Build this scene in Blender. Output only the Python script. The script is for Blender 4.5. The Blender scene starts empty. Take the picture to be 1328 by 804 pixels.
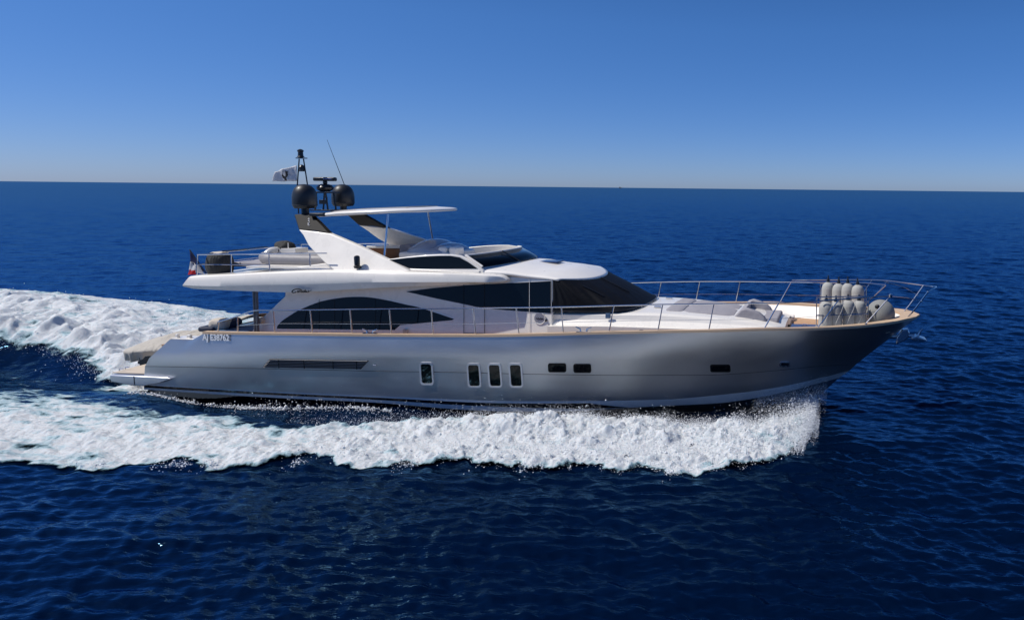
import bpy, math, random
import numpy as np
from mathutils import Vector, Matrix
from mathutils.bvhtree import BVHTree
random.seed(7); rng = np.random.default_rng(7)
sc = bpy.context.scene
COL = sc.collection
R = math.radians
# ------------------------------------------------------------------ camera
FPX, YAW, PIT, ROLL = 980.0, R(5), R(5), 0.01054        # focal length in photo pixels (1328 wide)
CAM = np.array([10.5, -24.2, 6.7])
PPX, PPY = 1009.26, 331.38                               # principal point (the photo is a crop)
_F = np.array([-math.sin(YAW)*math.cos(PIT), math.cos(YAW)*math.cos(PIT), -math.sin(PIT)])
_Rt = np.array([math.cos(YAW), math.sin(YAW), 0.0]); _U = np.cross(_Rt, _F)
_R2 = _Rt*math.cos(ROLL) + _U*math.sin(ROLL); _U2 = _U*math.cos(ROLL) - _Rt*math.sin(ROLL)
cd = bpy.data.cameras.new('camera'); cam = bpy.data.objects.new('camera', cd); COL.objects.link(cam)
M = Matrix.Identity(4)
for i in range(3):
    M[i][0], M[i][1], M[i][2], M[i][3] = _R2[i], _U2[i], -_F[i], CAM[i]
cam.matrix_world = M
cd.sensor_fit = 'HORIZONTAL'; cd.sensor_width = 36; cd.lens = FPX/1328*36
cd.shift_x = (664-PPX)/1328; cd.shift_y = -(402-PPY)/1328
cd.clip_start = .5; cd.clip_end = 60000
sc.camera = cam
# ------------------------------------------------------------------ sky, sun, exposure
SUN_TRAVEL = Vector((.57, .19, -.80)).normalized()
SUN_EL = math.asin(-SUN_TRAVEL.z); SUN_AZ = math.atan2(-SUN_TRAVEL.x, -SUN_TRAVEL.y)
w = bpy.data.worlds.new('World'); sc.world = w; w.use_nodes = True
nt = w.node_tree; bg = nt.nodes['Background']; sky = nt.nodes.new('ShaderNodeTexSky')
sky.sky_type = 'NISHITA'; sky.sun_disc = False; sky.sun_elevation = SUN_EL; sky.sun_rotation = SUN_AZ
sky.altitude = 300; sky.air_density = .55; sky.dust_density = .42; sky.ozone_density = 6.0
hs = nt.nodes.new('ShaderNodeHueSaturation'); hs.inputs['Saturation'].default_value = 1.19
mx = nt.nodes.new('ShaderNodeMix'); mx.data_type = 'RGBA'; mx.blend_type = 'MULTIPLY'; mx.inputs[0].default_value = 1; mx.inputs[7].default_value = (1.03, .97, 1.04, 1)
nt.links.new(sky.outputs[0], hs.inputs['Color']); nt.links.new(hs.outputs[0], mx.inputs[6]); 
wc_ = nt.nodes.new('ShaderNodeTexCoord'); sx_ = nt.nodes.new('ShaderNodeSeparateXYZ'); nt.links.new(wc_.outputs['Generated'], sx_.inputs[0])
hz_ = nt.nodes.new('ShaderNodeValToRGB'); hz_.color_ramp.elements[0].color = (.62, .65, .74, 1); hz_.color_ramp.elements[1].color = (1, 1, 1, 1); hz_.color_ramp.elements[1].position = .20
nt.links.new(sx_.outputs[2], hz_.inputs[0])                # dull haze layer low over the sea
m2_ = nt.nodes.new('ShaderNodeMix'); m2_.data_type = 'RGBA'; m2_.blend_type = 'MULTIPLY'; m2_.inputs[0].default_value = 1
nt.links.new(mx.outputs[2], m2_.inputs[6]); nt.links.new(hz_.outputs[0], m2_.inputs[7]); nt.links.new(m2_.outputs[2], bg.inputs[0])
bg.inputs[1].default_value = .128
sl = bpy.data.lights.new('sun', 'SUN'); sl.energy = 4.7; sl.angle = R(.5); sl.color = (1, .95, .875)
so = bpy.data.objects.new('sun', sl); COL.objects.link(so)
so.rotation_euler = SUN_TRAVEL.to_track_quat('-Z', 'Y').to_euler(); so.location = (-30, -12, 40)
sc.view_settings.view_transform = 'Standard'; sc.view_settings.look = 'None'
sc.view_settings.gamma = 1; sc.view_settings.use_curve_mapping = False
sc.view_settings.exposure = -0.1
sc.cycles.caustics_reflective = False; sc.cycles.caustics_refractive = False; sc.cycles.sample_clamp_indirect = .8; sc.cycles.blur_glossy = 1.0
# ------------------------------------------------------------------ helpers
def at(px, py, Y=0.0, b=0.0):
    """survey: where the sight line of photo point (px,py) meets the upright plane y = Y + b*z"""
    d = _F*FPX + _R2*(px-PPX) - _U2*(py-PPY)
    t = (Y + b*CAM[2] - CAM[1])/(d[1] - b*d[2])
    return CAM + d*t
def ray(px, py):
    d = _F*FPX + _R2*(px-PPX) - _U2*(py-PPY); return d/np.linalg.norm(d)
def atf(px, py, fun):
    p = at(px, py, -2.5)
    for _ in range(12): p = at(px, py, -fun(p[0]))
    return p
def itp(pts):
    a = np.array(sorted(pts)); return lambda x: np.interp(x, a[:, 0], a[:, 1])
def sitp(pts):                                           # monotone cubic
    a = np.array(sorted(pts), float); x, y = a[:, 0], a[:, 1]
    h = np.diff(x); d = np.diff(y)/h; m = np.zeros(len(x)); m[0], m[-1] = d[0], d[-1]
    for i in range(1, len(x)-1):
        if d[i-1]*d[i] > 0:
            w1, w2 = 2*h[i]+h[i-1], h[i]+2*h[i-1]; m[i] = (w1+w2)/(w1/d[i-1]+w2/d[i])
    def f(q):
        q = np.clip(q, x[0], x[-1]); i = np.clip(np.searchsorted(x, q)-1, 0, len(x)-2)
        t = (q-x[i])/h[i]; t2, t3 = t*t, t*t*t
        return (2*t3-3*t2+1)*y[i]+(t3-2*t2+t)*h[i]*m[i]+(-2*t3+3*t2)*y[i+1]+(t3-t2)*h[i]*m[i+1]
    return f
def catmull(P, n):
    P = np.array(P, float); L = len(P)
    if L < 3: return P[0] + (P[-1]-P[0])*np.linspace(0, 1, n)[:, None]
    out = []
    for u in np.linspace(0, L-1, n):
        i = min(int(u), L-2); t = u-i
        p0, p1, p2, p3 = P[max(i-1, 0)], P[i], P[i+1], P[min(i+2, L-1)]
        out.append(.5*((2*p1)+(p2-p0)*t+(2*p0-5*p1+4*p2-p3)*t*t+(3*p1-p0-3*p2+p3)*t**3))
    return np.array(out)
def link(me, name, m, parent, smooth=True, ang=35):
    o = bpy.data.objects.new(name, me); COL.objects.link(o)
    if m is not None: me.materials.append(m)
    if parent is not None: o.parent = parent
    if smooth:
        me.shade_smooth(); me.set_sharp_from_angle(angle=R(ang))
    return o
def mesh(name, v, f, m, parent=None, smooth=True, bevel=0, ang=35):
    me = bpy.data.meshes.new(name); me.from_pydata([tuple(map(float, p)) for p in v], [], [tuple(q) for q in f]); me.validate(); me.update()
    import bmesh
    bm = bmesh.new(); bm.from_mesh(me); bmesh.ops.recalc_face_normals(bm, faces=bm.faces); bm.to_mesh(me); bm.free()
    o = link(me, name, m, parent, smooth, ang)
    if bevel:
        b = o.modifiers.new('bevel', 'BEVEL'); b.width = bevel; b.segments = 3; b.limit_method = 'ANGLE'; b.angle_limit = R(35)
        b.harden_normals = False
    return o
class MB:
    def __init__(s): s.v, s.f = [], []
    def add(s, v, f):
        n = len(s.v); s.v += [tuple(map(float, p)) for p in v]; s.f += [tuple(n+i for i in q) for q in f]; return s
    def prism(s, pts, off):
        pts = [np.array(p, float) for p in pts]; n = len(pts); off = np.array(off, float)
        f = [tuple(range(n)), tuple(range(2*n-1, n-1, -1))]+[(i, (i+1) % n, n+(i+1) % n, n+i) for i in range(n)]
        return s.add(pts+[p+off for p in pts], f)
    def two(s, a, b):                                     # prism between two matching outlines
        n = len(a); f = [tuple(range(n)), tuple(range(2*n-1, n-1, -1))]+[(i, (i+1) % n, n+(i+1) % n, n+i) for i in range(n)]
        return s.add(list(a)+list(b), f)
    def box(s, c, d, rot=None):
        v = []
        for sx in (-1, 1):
            for sy in (-1, 1):
                for sz in (-1, 1):
                    p = Vector((sx*d[0]/2, sy*d[1]/2, sz*d[2]/2))
                    if rot is not None: p = rot @ p
                    v.append(p+Vector(c))
        return s.add(v, [(0, 1, 3, 2), (4, 6, 7, 5), (0, 4, 5, 1), (2, 3, 7, 6), (0, 2, 6, 4), (1, 5, 7, 3)])
    def tube(s, P, r, seg=8, cap=True):
        P = [Vector(p) for p in P]; rr = r if hasattr(r, '__len__') else [r]*len(P)
        v, f = [], []; up = None
        for i, p in enumerate(P):
            t = (P[min(i+1, len(P)-1)]-P[max(i-1, 0)]).normalized()
            if up is None: up = Vector((0, 0, 1)) if abs(t.z) < .9 else Vector((1, 0, 0))
            u = (up-t*up.dot(t)).normalized(); q = t.cross(u); up = u
            for k in range(seg):
                a = 2*math.pi*k/seg; v.append(p+(u*math.cos(a)+q*math.sin(a))*rr[i])
        for i in range(len(P)-1):
            for k in range(seg): f.append((i*seg+k, i*seg+(k+1) % seg, (i+1)*seg+(k+1) % seg, (i+1)*seg+k))
        if cap: f += [tuple(range(seg)), tuple(range(len(v)-1, len(v)-seg-1, -1))]
        return s.add(v, f)
    def lathe(s, c, prof, seg=24, ax=None):
        q = Vector((0, 0, 1)).rotation_difference(Vector(ax).normalized()) if ax is not None else None
        v, f = [], []
        for r, z in prof:
            for k in range(seg):
                a = 2*math.pi*k/seg; p = Vector((r*math.cos(a), r*math.sin(a), z))
                if q: p = q @ p
                v.append(p+Vector(c))
        for i in range(len(prof)-1):
            for k in range(seg): f.append((i*seg+k, i*seg+(k+1) % seg, (i+1)*seg+(k+1) % seg, (i+1)*seg+k))
        f += [tuple(range(seg)), tuple(range(len(v)-1, len(v)-seg-1, -1))]
        return s.add(v, f)
    def grid(s, lines, close=False):
        n = len(lines[0]); L = len(lines); f = []
        for i in range(L-1 if not close else L):
            j = (i+1) % L
            for k in range(n-1): f.append((i*n+k, i*n+k+1, j*n+k+1, j*n+k))
        return s.add([p for l in lines for p in l], f)
    def build(s, name, m, parent=None, smooth=True, bevel=0, ang=35): return mesh(name, s.v, s.f, m, parent, smooth, bevel, ang)
def mir(P): return [(p[0], -p[1], p[2]) for p in P]
def tag(o, label, cat, group=None, kind=None):
    if label: o['label'] = label
    if cat: o['category'] = cat
    if group: o['group'] = group
    if kind: o['kind'] = kind
    return o
def empty(name, loc=(0, 0, 0)):
    o = bpy.data.objects.new(name, None); o.location = loc; o.empty_display_size = .2; COL.objects.link(o); return o
def rebase(root, loc):
    """move an Empty to a thing's base without moving its parts"""
    for c in root.children: c.location = Vector(c.location)-Vector(loc)
    root.location = loc
# ------------------------------------------------------------------ materials
def mat(name, col, rough=.5, metal=0, coat=0, noise=None, bump=None, spec=None, alpha=None, trans=0, ior=None):
    m = bpy.data.materials.new(name); m.use_nodes = True; t = m.node_tree; b = t.nodes['Principled BSDF']
    b.inputs['Base Color'].default_value = (*col, 1); b.inputs['Roughness'].default_value = rough; b.inputs['Metallic'].default_value = metal
    b.inputs['Coat Weight'].default_value = coat; b.inputs['Coat Roughness'].default_value = .04
    if spec is not None: b.inputs['Specular IOR Level'].default_value = spec
    if ior: b.inputs['IOR'].default_value = ior
    if trans: b.inputs['Transmission Weight'].default_value = trans
    if alpha is not None: b.inputs['Alpha'].default_value = alpha
    tc = t.nodes.new('ShaderNodeTexCoord')
    if noise:                                             # (scale, amount, (stretch xyz))
        n = t.nodes.new('ShaderNodeTexNoise'); n.inputs['Scale'].default_value = noise[0]; n.inputs['Detail'].default_value = 6
        mp = t.nodes.new('ShaderNodeMapping'); mp.inputs['Scale'].default_value = noise[2] if len(noise) > 2 else (1, 1, 1)
        t.links.new(tc.outputs['Object'], mp.inputs[0]); t.links.new(mp.outputs[0], n.inputs[0])
        mx = t.nodes.new('ShaderNodeMix'); mx.data_type = 'RGBA'
        a = noise[1]; mx.inputs[6].default_value = (*[c*(1-a) for c in col], 1); mx.inputs[7].default_value = (*[min(1, c*(1+a)) for c in col], 1)
        t.links.new(n.outputs[0], mx.inputs[0]); t.links.new(mx.outputs[2], b.inputs['Base Color'])
        mr = t.nodes.new('ShaderNodeMapRange'); mr.inputs[3].default_value = max(0, rough-.08); mr.inputs[4].default_value = min(1, rough+.08)
        t.links.new(n.outputs[0], mr.inputs[0]); t.links.new(mr.outputs[0], b.inputs['Roughness'])
    if bump:
        n = t.nodes.new('ShaderNodeTexNoise'); n.inputs['Scale'].default_value = bump[0]; n.inputs['Detail'].default_value = 4
        mp = t.nodes.new('ShaderNodeMapping'); mp.inputs['Scale'].default_value = bump[2] if len(bump) > 2 else (1, 1, 1)
        t.links.new(tc.outputs['Object'], mp.inputs[0]); t.links.new(mp.outputs[0], n.inputs[0])
        bp = t.nodes.new('ShaderNodeBump'); bp.inputs['Distance'].default_value = bump[1]; bp.inputs['Strength'].default_value = 1
        t.links.new(n.outputs[0], bp.inputs['Height']); t.links.new(bp.outputs[0], b.inputs['Normal'])
    return m
M_HULL = mat('silver_paint', (.52, .535, .57), .385, .9, .22, noise=(1.6, .12, (.5, 1, 1.3)))
M_WHITE = mat('gelcoat', (.82, .785, .72), .28, 0, .3, noise=(2.0, .05))
M_WHITE2 = mat('gelcoat_trim', (.83, .80, .745), .3, 0, .2, noise=(3.0, .04))
M_STRIPE = mat('pale_stripe', (.30, .42, .55), .3, 0, .3)
M_BLACK = mat('black_boot', (.006, .007, .010), .25, 0, .3)
M_ANTI = mat('antifouling', (.045, .065, .11), .5, 0, 0, noise=(4, .4))
M_BOWB = mat('bow_bottom_paint', (.58, .64, .70), .4, 0, .1, noise=(3, .1))
M_TEAK = mat('teak', (.46, .27, .145), .55, 0, 0, noise=(6, .25, (.6, 6, 6)), bump=(30, .002, (.2, 4, 1)))
M_TEAKP = mat('pale_teak', (.55, .40, .27), .6, 0, 0, noise=(6, .2, (.6, 6, 6)))
M_CAB = mat('teak_cabinet', (.24, .10, .035), .4, 0, .2, noise=(5, .35, (.5, 3, 8)))
M_GLASS = mat('dark_glass', (.002, .004, .007), .04, 0, 0, spec=.22)
M_PORT = mat('port_glass', (.005, .010, .010), .06, 0, 0, spec=.3)
M_STEEL = mat('polished_steel', (.62, .62, .64), .16, 1.0)
M_BLK = mat('black_plastic', (.010, .011, .014), .35, 0, .1)
M_DOME = mat('radome_black', (.012, .014, .018), .45, 0, .1)
M_DARK = mat('dark_panel', (.008, .0075, .008), .55, spec=.2)
M_COVER = mat('windscreen_cover', (.0028, .0036, .0062), .62, 0, 0, spec=.18, noise=(5, .3), bump=(9, .008))
M_GREY = mat('grey_cushion', (.30, .29, .315), .8, 0, 0, noise=(8, .12), bump=(5, .02))
M_GREYD = mat('grey_sofa', (.22, .22, .24), .8, 0, 0, noise=(8, .12), bump=(6, .015))
M_RIB = mat('grey_tube', (.24, .235, .25), .55, 0, 0, noise=(5, .12), bump=(6, .01))
M_COVD = mat('charcoal_cover', (.035, .036, .036), .85, 0, 0, noise=(8, .3), bump=(9, .05, (2, 2, .5)))
M_BLEACH = mat('bleached_teak', (.58, .50, .41), .65, 0, 0, noise=(6, .15, (.6, 6, 6)))
M_CLOTH = mat('beige_cover', (.44, .41, .36), .85, 0, 0, noise=(3, .15), bump=(5, .06, (2, 1, 1)))
M_BLUE = mat('blue_cushion', (.045, .10, .20), .7, 0, 0, noise=(6, .15))
M_NAVY = mat('navy_cushion', (.012, .02, .05), .7, 0, 0, noise=(6, .2))
M_BEIGE = mat('beige_cushion', (.52, .47, .40), .75, 0, 0, noise=(6, .1), bump=(8, .02))
M_FEND = mat('fender_fabric', (.37, .37, .35), .85, 0, 0, noise=(9, .12), bump=(60, .003))
M_FEND_SHADED = mat('shaded_fender_fabric', (.23, .235, .225), .85, 0, 0, noise=(7, .2), bump=(40, .004))  # fender fabric darkened: the ball's shading is put into its colour
M_PFR = mat('port_frame', (.74, .74, .75), .35, .35)
M_ROPE = mat('rope', (.55, .55, .52), .8)
M_ACR = mat('acrylic', (.30, .36, .45), .12, 0, .5, alpha=1)
M_LET = mat('white_lettering', (.9, .9, .9), .5)
M_LOUV = mat('grille_slat', (.13, .135, .15), .45, .4)
M_FLAGW = mat('flag_white', (.85, .85, .86), .8, 0, 0, noise=(12, .15), bump=(8, .04))
M_FLAGK = mat('flag_black', (.02, .02, .022), .8)
def translucent(m, f):
    t = m.node_tree; b = t.nodes['Principled BSDF']; o = t.nodes['Material Output']; tr = t.nodes.new('ShaderNodeBsdfTranslucent'); mx = t.nodes.new('ShaderNodeMixShader')
    tr.inputs[0].default_value = b.inputs['Base Color'].default_value; mx.inputs[0].default_value = f
    t.links.new(b.outputs[0], mx.inputs[1]); t.links.new(tr.outputs[0], mx.inputs[2]); t.links.new(mx.outputs[0], o.inputs[0])
M_FB = mat('flag_blue', (.01, .02, .10), .8); M_FW = mat('flag_cloth_white', (.72, .72, .74), .8); M_FR = mat('flag_red', (.55, .02, .03), .8)
M_NAVYB = mat('navy_box', (.012, .03, .10), .3, 0, .4)
for m_ in (M_FLAGW, M_FB, M_FW, M_FR): translucent(m_, .4)
# ------------------------------------------------------------------ noise
def _perm(seed): r = np.random.default_rng(seed); return r.permutation(4096), r.uniform(0, 2*np.pi, 4096)
def perlin(x, y, seed=0):
    p, g = _perm(seed); xi = np.floor(x).astype(int); yi = np.floor(y).astype(int); xf = x-xi; yf = y-yi
    u = xf**3*(xf*(xf*6-15)+10); v = yf**3*(yf*(yf*6-15)+10)
    def gr(i, j, dx, dy):
        a = g[p[(p[i & 4095]+j) & 4095]]; return np.cos(a)*dx+np.sin(a)*dy
    n00 = gr(xi, yi, xf, yf); n10 = gr(xi+1, yi, xf-1, yf); n01 = gr(xi, yi+1, xf, yf-1); n11 = gr(xi+1, yi+1, xf-1, yf-1)
    return (n00*(1-u)+n10*u)*(1-v)+(n01*(1-u)+n11*u)*v
def fbm(x, y, o=4, seed=0, bil=False):
    s = 0; a = 1; t = 0
    for k in range(o):
        n = perlin(x*2**k+k*17.3, y*2**k-k*9.1, seed+k)*1.5
        s = s+a*((np.abs(n)*2-.5) if bil else n); t += a; a *= .5
    return s/t
def sst(a, b, x): t = np.clip((x-a)/(b-a), 0, 1); return t*t*(3-2*t)
# ------------------------------------------------------------------ sea surface
WV = []
_wr = np.random.default_rng(21)
for k in range(170):
    lam = .14*(8/.14)**((k+.5)/170)
    th = R(250)+_wr.normal(0, .62)                         # waves run towards the camera and a little to the left
    st = .045 if lam < .45 else .045*(.45/lam)**.85
    WV.append((2*np.pi/lam*np.cos(th), 2*np.pi/lam*np.sin(th), _wr.uniform(0, 6.28), st*lam/(2*np.pi)*_wr.uniform(.6, 1.4), lam))
Yp = sitp([(-60, -2.9), (-30, -2.9), (-16, -2.9), (-12, -3.1), (-9, -4.2), (-6.5, -4.9), (-4, -5.3), (-2, -4.9), (0, -4.5), (2, -4.4), (5, -4.5), (8.5, -4.4), (9.7, -3.6)])
Hp = sitp([(-60, .05), (-30, .10), (-9, .14), (-3, .16), (-1, .16), (.5, .20), (2, .20), (5, .10), (7.5, .06), (8.5, .12), (9.4, .12), (9.9, .02)])
Yo = sitp([(-60, -13.5), (-30, -10.5), (-20, -9.5), (-9, -8.6), (-5, -8.2), (-2, -7.7), (2, -7.4), (6.7, -7.3), (8.5, -6.6), (9.2, -6.0), (9.7, -4.3), (9.95, -3.4)])
Yi = sitp([(-60, -1.6), (-17, -2.1), (-14, -2.1), (-12, -2.3), (-10, -3.1), (-9, -3.6), (-6.2, -4.4), (-4.1, -4.95), (-2, -4.4), (0, -3.8), (2, -3.5), (5, -3.4), (6.5, -3.7), (8, -3.4), (9.6, -2.5), (9.95, -2.9)])
HH = sitp([(-70, 1.5), (-34, 1.6), (-28, 1.45), (-22, .95), (-17, .45), (-14, .2), (-12.4, .08)])
HIN = lambda x: -1.25+.38*np.clip(-x-15.5, -2.6, 4.0)
def wake(x, y):
    """height of the boat's own waves above the open sea"""
    ya = -np.abs(y)
    yp, h, yo, yi = Yp(x), Hp(x), Yo(x), Yi(x)
    inn = np.clip(1-((ya-yp)/np.maximum(yi-yp+.5, .3)), 0, 1); out = np.clip((ya-yo)/np.maximum(yp-yo, .3), 0, 1)
    z = h*np.where(ya > yp, inn*inn*(3-2*inn), out**1.3*(1.6-.6*out))
    z = z*sst(10.05, 9.5, x)
    z = z-.22*np.exp(-((ya-yi-1.0)/.9)**2)*sst(9, 4, x)*sst(-18, -12, x)
    hump = HH(x)*sst(-.2, 2.4, y-HIN(x))*sst(14, 7.5, y)*sst(-12.2, -14.5, x)
    tro = -.25*np.exp(-((y+.6)/1.5)**2)*sst(-12, -15, x)*sst(-60, -30, x)
    return z+hump+tro
def sea_z(x, y, cell):
    z = np.zeros_like(x)
    for kx, ky, ph, a, lam in WV:
        z += a*np.sin(kx*x+ky*y+ph)*np.clip(lam/(4*cell)-.35, 0, 1)
    return z
def cell_at(x, y): return np.maximum(np.hypot(x-CAM[0], y-CAM[1])*.0036, .03)
def calm(x, y):                                           # the boat's own water is smoother close alongside
    return 1-.55*sst(5.5, 3.2, np.abs(y))*sst(-30, -14, x)*sst(14, 11, x)
def sea_full(x, y): return sea_z(x, y, cell_at(x, y))*calm(x, y)+wake(x, y)
def build_sea():
    rr = [4.0]
    while rr[-1] < 900: rr.append(rr[-1]*1.0036)
    while rr[-1] < 40000: rr.append(rr[-1]*1.03)
    rr = np.array(rr)
    a0 = math.atan2(-_F[0], _F[1])                        # angles measured from +y towards -x
    aa = np.concatenate([np.linspace(-180, -44, 60)[:-1], np.linspace(-44, 66, 880), np.linspace(66, 180, 60)[1:]])
    aa = np.radians(aa)
    X = CAM[0]-np.outer(rr, np.sin(aa)); Y = CAM[1]+np.outer(rr, np.cos(aa))
    Z = sea_full(X, Y)
    nr, na = X.shape
    v = np.stack([X, Y, Z], -1).reshape(-1, 3)
    i = np.arange(nr-1)[:, None]*na+np.arange(na-1)[None]
    q = np.stack([i, i+na, i+na+1, i+1], -1).reshape(-1, 4)
    # keep the water out of the boat's inside
    vx, vy = X[:-1, :-1].reshape(-1), Y[:-1, :-1].reshape(-1)
    inside = (vx > -12.3) & (vx < 8.0) & (np.abs(vy) < 2.0)
    q = q[~inside]
    n0 = len(v); v = np.vstack([v, [[CAM[0], CAM[1], 0]]])
    tri = np.stack([np.full(na-1, n0), np.arange(0, na-1), np.arange(1, na)], -1)
    return raw_mesh('sea', v, [q, tri])
def raw_mesh(name, v, groups, attrs=None):
    me = bpy.data.meshes.new(name); me.vertices.add(len(v)); me.vertices.foreach_set('co', np.ascontiguousarray(v, dtype=np.float32).ravel())
    loops = np.concatenate([g.ravel() for g in groups]); tot = np.concatenate([np.full(len(g), g.shape[1]) for g in groups])
    start = np.concatenate([[0], np.cumsum(tot)[:-1]])
    me.loops.add(len(loops)); me.loops.foreach_set('vertex_index', loops.astype(np.int32))
    me.polygons.add(len(tot)); me.polygons.foreach_set('loop_start', start.astype(np.int32)); me.polygons.foreach_set('loop_total', tot.astype(np.int32))
    for k, d in (attrs or {}).items():
        at_ = me.attributes.new(k, 'FLOAT', 'POINT'); at_.data.foreach_set('value', d.astype(np.float32).ravel())
    me.update(); me.shade_smooth(); return me
def sea_material():
    m = bpy.data.materials.new('sea_water'); m.use_nodes = True; t = m.node_tree; t.nodes.remove(t.nodes['Principled BSDF']); out = t.nodes['Material Output']
    tc = t.nodes.new('ShaderNodeTexCoord'); last = None
    for scl, dist, str_, det in (((1.3, 2.9, 1), .05, 1, 4), ((4.5, 9.0, 1), .009, 1, 2)):
        mp = t.nodes.new('ShaderNodeMapping'); mp.inputs['Scale'].default_value = scl; mp.inputs['Rotation'].default_value = (0, 0, R(-14))
        n = t.nodes.new('ShaderNodeTexNoise'); n.inputs['Scale'].default_value = 1; n.inputs['Detail'].default_value = det; n.inputs['Distortion'].default_value = .4
        bp = t.nodes.new('ShaderNodeBump'); bp.inputs['Distance'].default_value = dist; bp.inputs['Strength'].default_value = str_
        t.links.new(tc.outputs['Object'], mp.inputs[0]); t.links.new(mp.outputs[0], n.inputs[0]); t.links.new(n.outputs[0], bp.inputs['Height'])
        if last: t.links.new(last.outputs[0], bp.inputs['Normal'])
        last = bp
    df = t.nodes.new('ShaderNodeBsdfDiffuse'); df.inputs['Color'].default_value = (.0003, .0038, .0165, 1)
    gl = t.nodes.new('ShaderNodeBsdfGlossy'); gl.inputs['Roughness'].default_value = .085; gl.inputs['Color'].default_value = (.28, .63, 1, 1)
    fr = t.nodes.new('ShaderNodeFresnel'); fr.inputs['IOR'].default_value = 1.33
    # a wind-ruffled sea never turns to a mirror towards the horizon: cap the reflectance
    mn = t.nodes.new('ShaderNodeMath'); mn.operation = 'MINIMUM'; mn.inputs[1].default_value = .42
    mx = t.nodes.new('ShaderNodeMixShader')
    for nd in (df, gl, fr): t.links.new(last.outputs[0], nd.inputs['Normal'])
    pw = t.nodes.new('ShaderNodeMath'); pw.operation = 'POWER'; pw.inputs[1].default_value = 1.15; sc_ = t.nodes.new('ShaderNodeMath'); sc_.operation = 'MULTIPLY'; sc_.inputs[1].default_value = 1.22; t.links.new(fr.outputs[0], pw.inputs[0]); t.links.new(pw.outputs[0], sc_.inputs[0]); t.links.new(sc_.outputs[0], mn.inputs[0]); t.links.new(mn.outputs[0], mx.inputs[0]); t.links.new(df.outputs[0], mx.inputs[1]); t.links.new(gl.outputs[0], mx.inputs[2])
    t.links.new(mx.outputs[0], out.inputs[0])
    return m
me = build_sea(); me.materials.append(sea_material())
sea = bpy.data.objects.new('sea', me); COL.objects.link(sea); tag(sea, None, None, kind='structure')
# ------------------------------------------------------------------ the yacht
yacht = tag(empty('motor_yacht', (0, 0, 0)), 'long silver grey motor yacht with white superstructure and dark windows, speeding across the sea', 'motor yacht')
bS = sitp([(12.9, 0), (12.75, .5), (12.45, .92), (12.0, 1.32), (11.3, 1.75), (10.4, 2.1), (9.6, 2.35), (8.3, 2.62), (6.4, 2.82), (3.5, 2.93), (0, 2.95), (-4, 2.95), (-7, 2.9), (-10.4, 2.78), (-13, 2.7)])
bK = sitp([(11.35, 0), (10.8, .52), (9.6, 1.25), (8, 1.9), (6, 2.42), (3.5, 2.81), (0, 2.95), (-7, 2.94), (-11.5, 2.78)])
bM = sitp([(11.0, 0), (10.4, .46), (9, 1.2), (7.5, 1.75), (5.5, 2.27), (3, 2.66), (0, 2.86), (-7, 2.86), (-11.5, 2.73)])
bC = sitp([(10.75, 0), (10, .48), (9, .95), (7.5, 1.52), (5.5, 2.06), (3, 2.52), (0, 2.76), (-5, 2.78), (-12, 2.68)])
bD = sitp([(10.4, 0), (9.6, .42), (9, .8), (7.5, 1.32), (5.5, 1.88), (3, 2.40), (0, 2.68), (-5, 2.70), (-12, 2.6)])
PX_S = [(220.5, 440), (233.5, 440.4), (249, 441), (263.4, 433), (340, 434.5), (420, 435.5), (500, 436.5), (580, 437), (640, 437), (709, 435.5), (780, 433.5), (858, 432), (924, 431), (1000, 429), (1064, 428), (1100, 426.2), (1133, 423.4), (1160, 419.6), (1178, 415.6), (1191, 410.5)]
PX_K = [(193.5, 464.5), (300, 464), (500, 465), (700, 466), (860, 467), (952, 466.5), (1015, 464), (1075, 461.5), (1126, 460)]
PX_M = [(188, 475), (300, 477), (478, 481), (640, 484), (860, 486.5), (930, 486), (1000, 481), (1060, 475), (1111, 472)]
PX_C = [(186.6, 498.2), (210, 499.7), (344, 507), (478, 513), (619, 519), (718, 520), (790, 519.6), (860, 518), (924.5, 513), (970, 508), (1015, 501), (1064, 490), (1102, 480.5)]
PX_D = [(186.8, 505), (344, 515), (478, 521.5), (619, 532), (718, 533.5), (794, 530), (860, 526.5), (930, 523), (970, 518), (1011, 510), (1050, 500), (1088, 490)]
NS = 161
_u = np.linspace(0, 1, NS)
def line(px, bf, lin=False):
    P = np.array([atf(x, y, bf) for x, y in px]); x0, x1 = P[0, 0], P[-1, 0]
    if lin:                                              # keep the notch corners exactly
        u = np.unique(np.concatenate([_u, (P[:, 0]-x0)/(x1-x0)]))
        idx = np.searchsorted(u, (P[1:-1, 0]-x0)/(x1-x0))
        uu = _u.copy()
        for q in (P[1:4, 0]-x0)/(x1-x0): uu[np.abs(uu-q).argmin()] = q
        X = x0+(x1-x0)*uu
        Zs = sitp([(p[0], p[2]) for p in P[3:]])
        Z = np.where(X < P[3, 0], np.interp(X, P[:, 0], P[:, 2]), Zs(X))
    else:
        X = x0+(x1-x0)*_u; Z = sitp([(p[0], p[2]) for p in P])(X)
    B = bf(X); B[-1] = 0
    return np.stack([X, -B, Z], -1)
LS, LK, LM, LC, LD = line(PX_S, bS, True), line(PX_K, bK), line(PX_M, bM), line(PX_C, bC), line(PX_D, bD)
def mixl(a, b, t, bulge=0): return a*(1-t)+b*t+np.array([0, -bulge, 0])*np.sin(np.linspace(0, np.pi, NS))[:, None]
L1, L2 = mixl(LS, LK, .33, .015), mixl(LS, LK, .68, .02)
LM2 = mixl(LM, LC, .5, .02)
XE = LD[0, 0]+(9.4-LD[0, 0])*_u
LE = np.stack([XE, 0*XE, np.interp(XE, [-13, -5, 3, 7, 9.4], [-.55, -.7, -.75, -.65, -.35])], -1)
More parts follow.
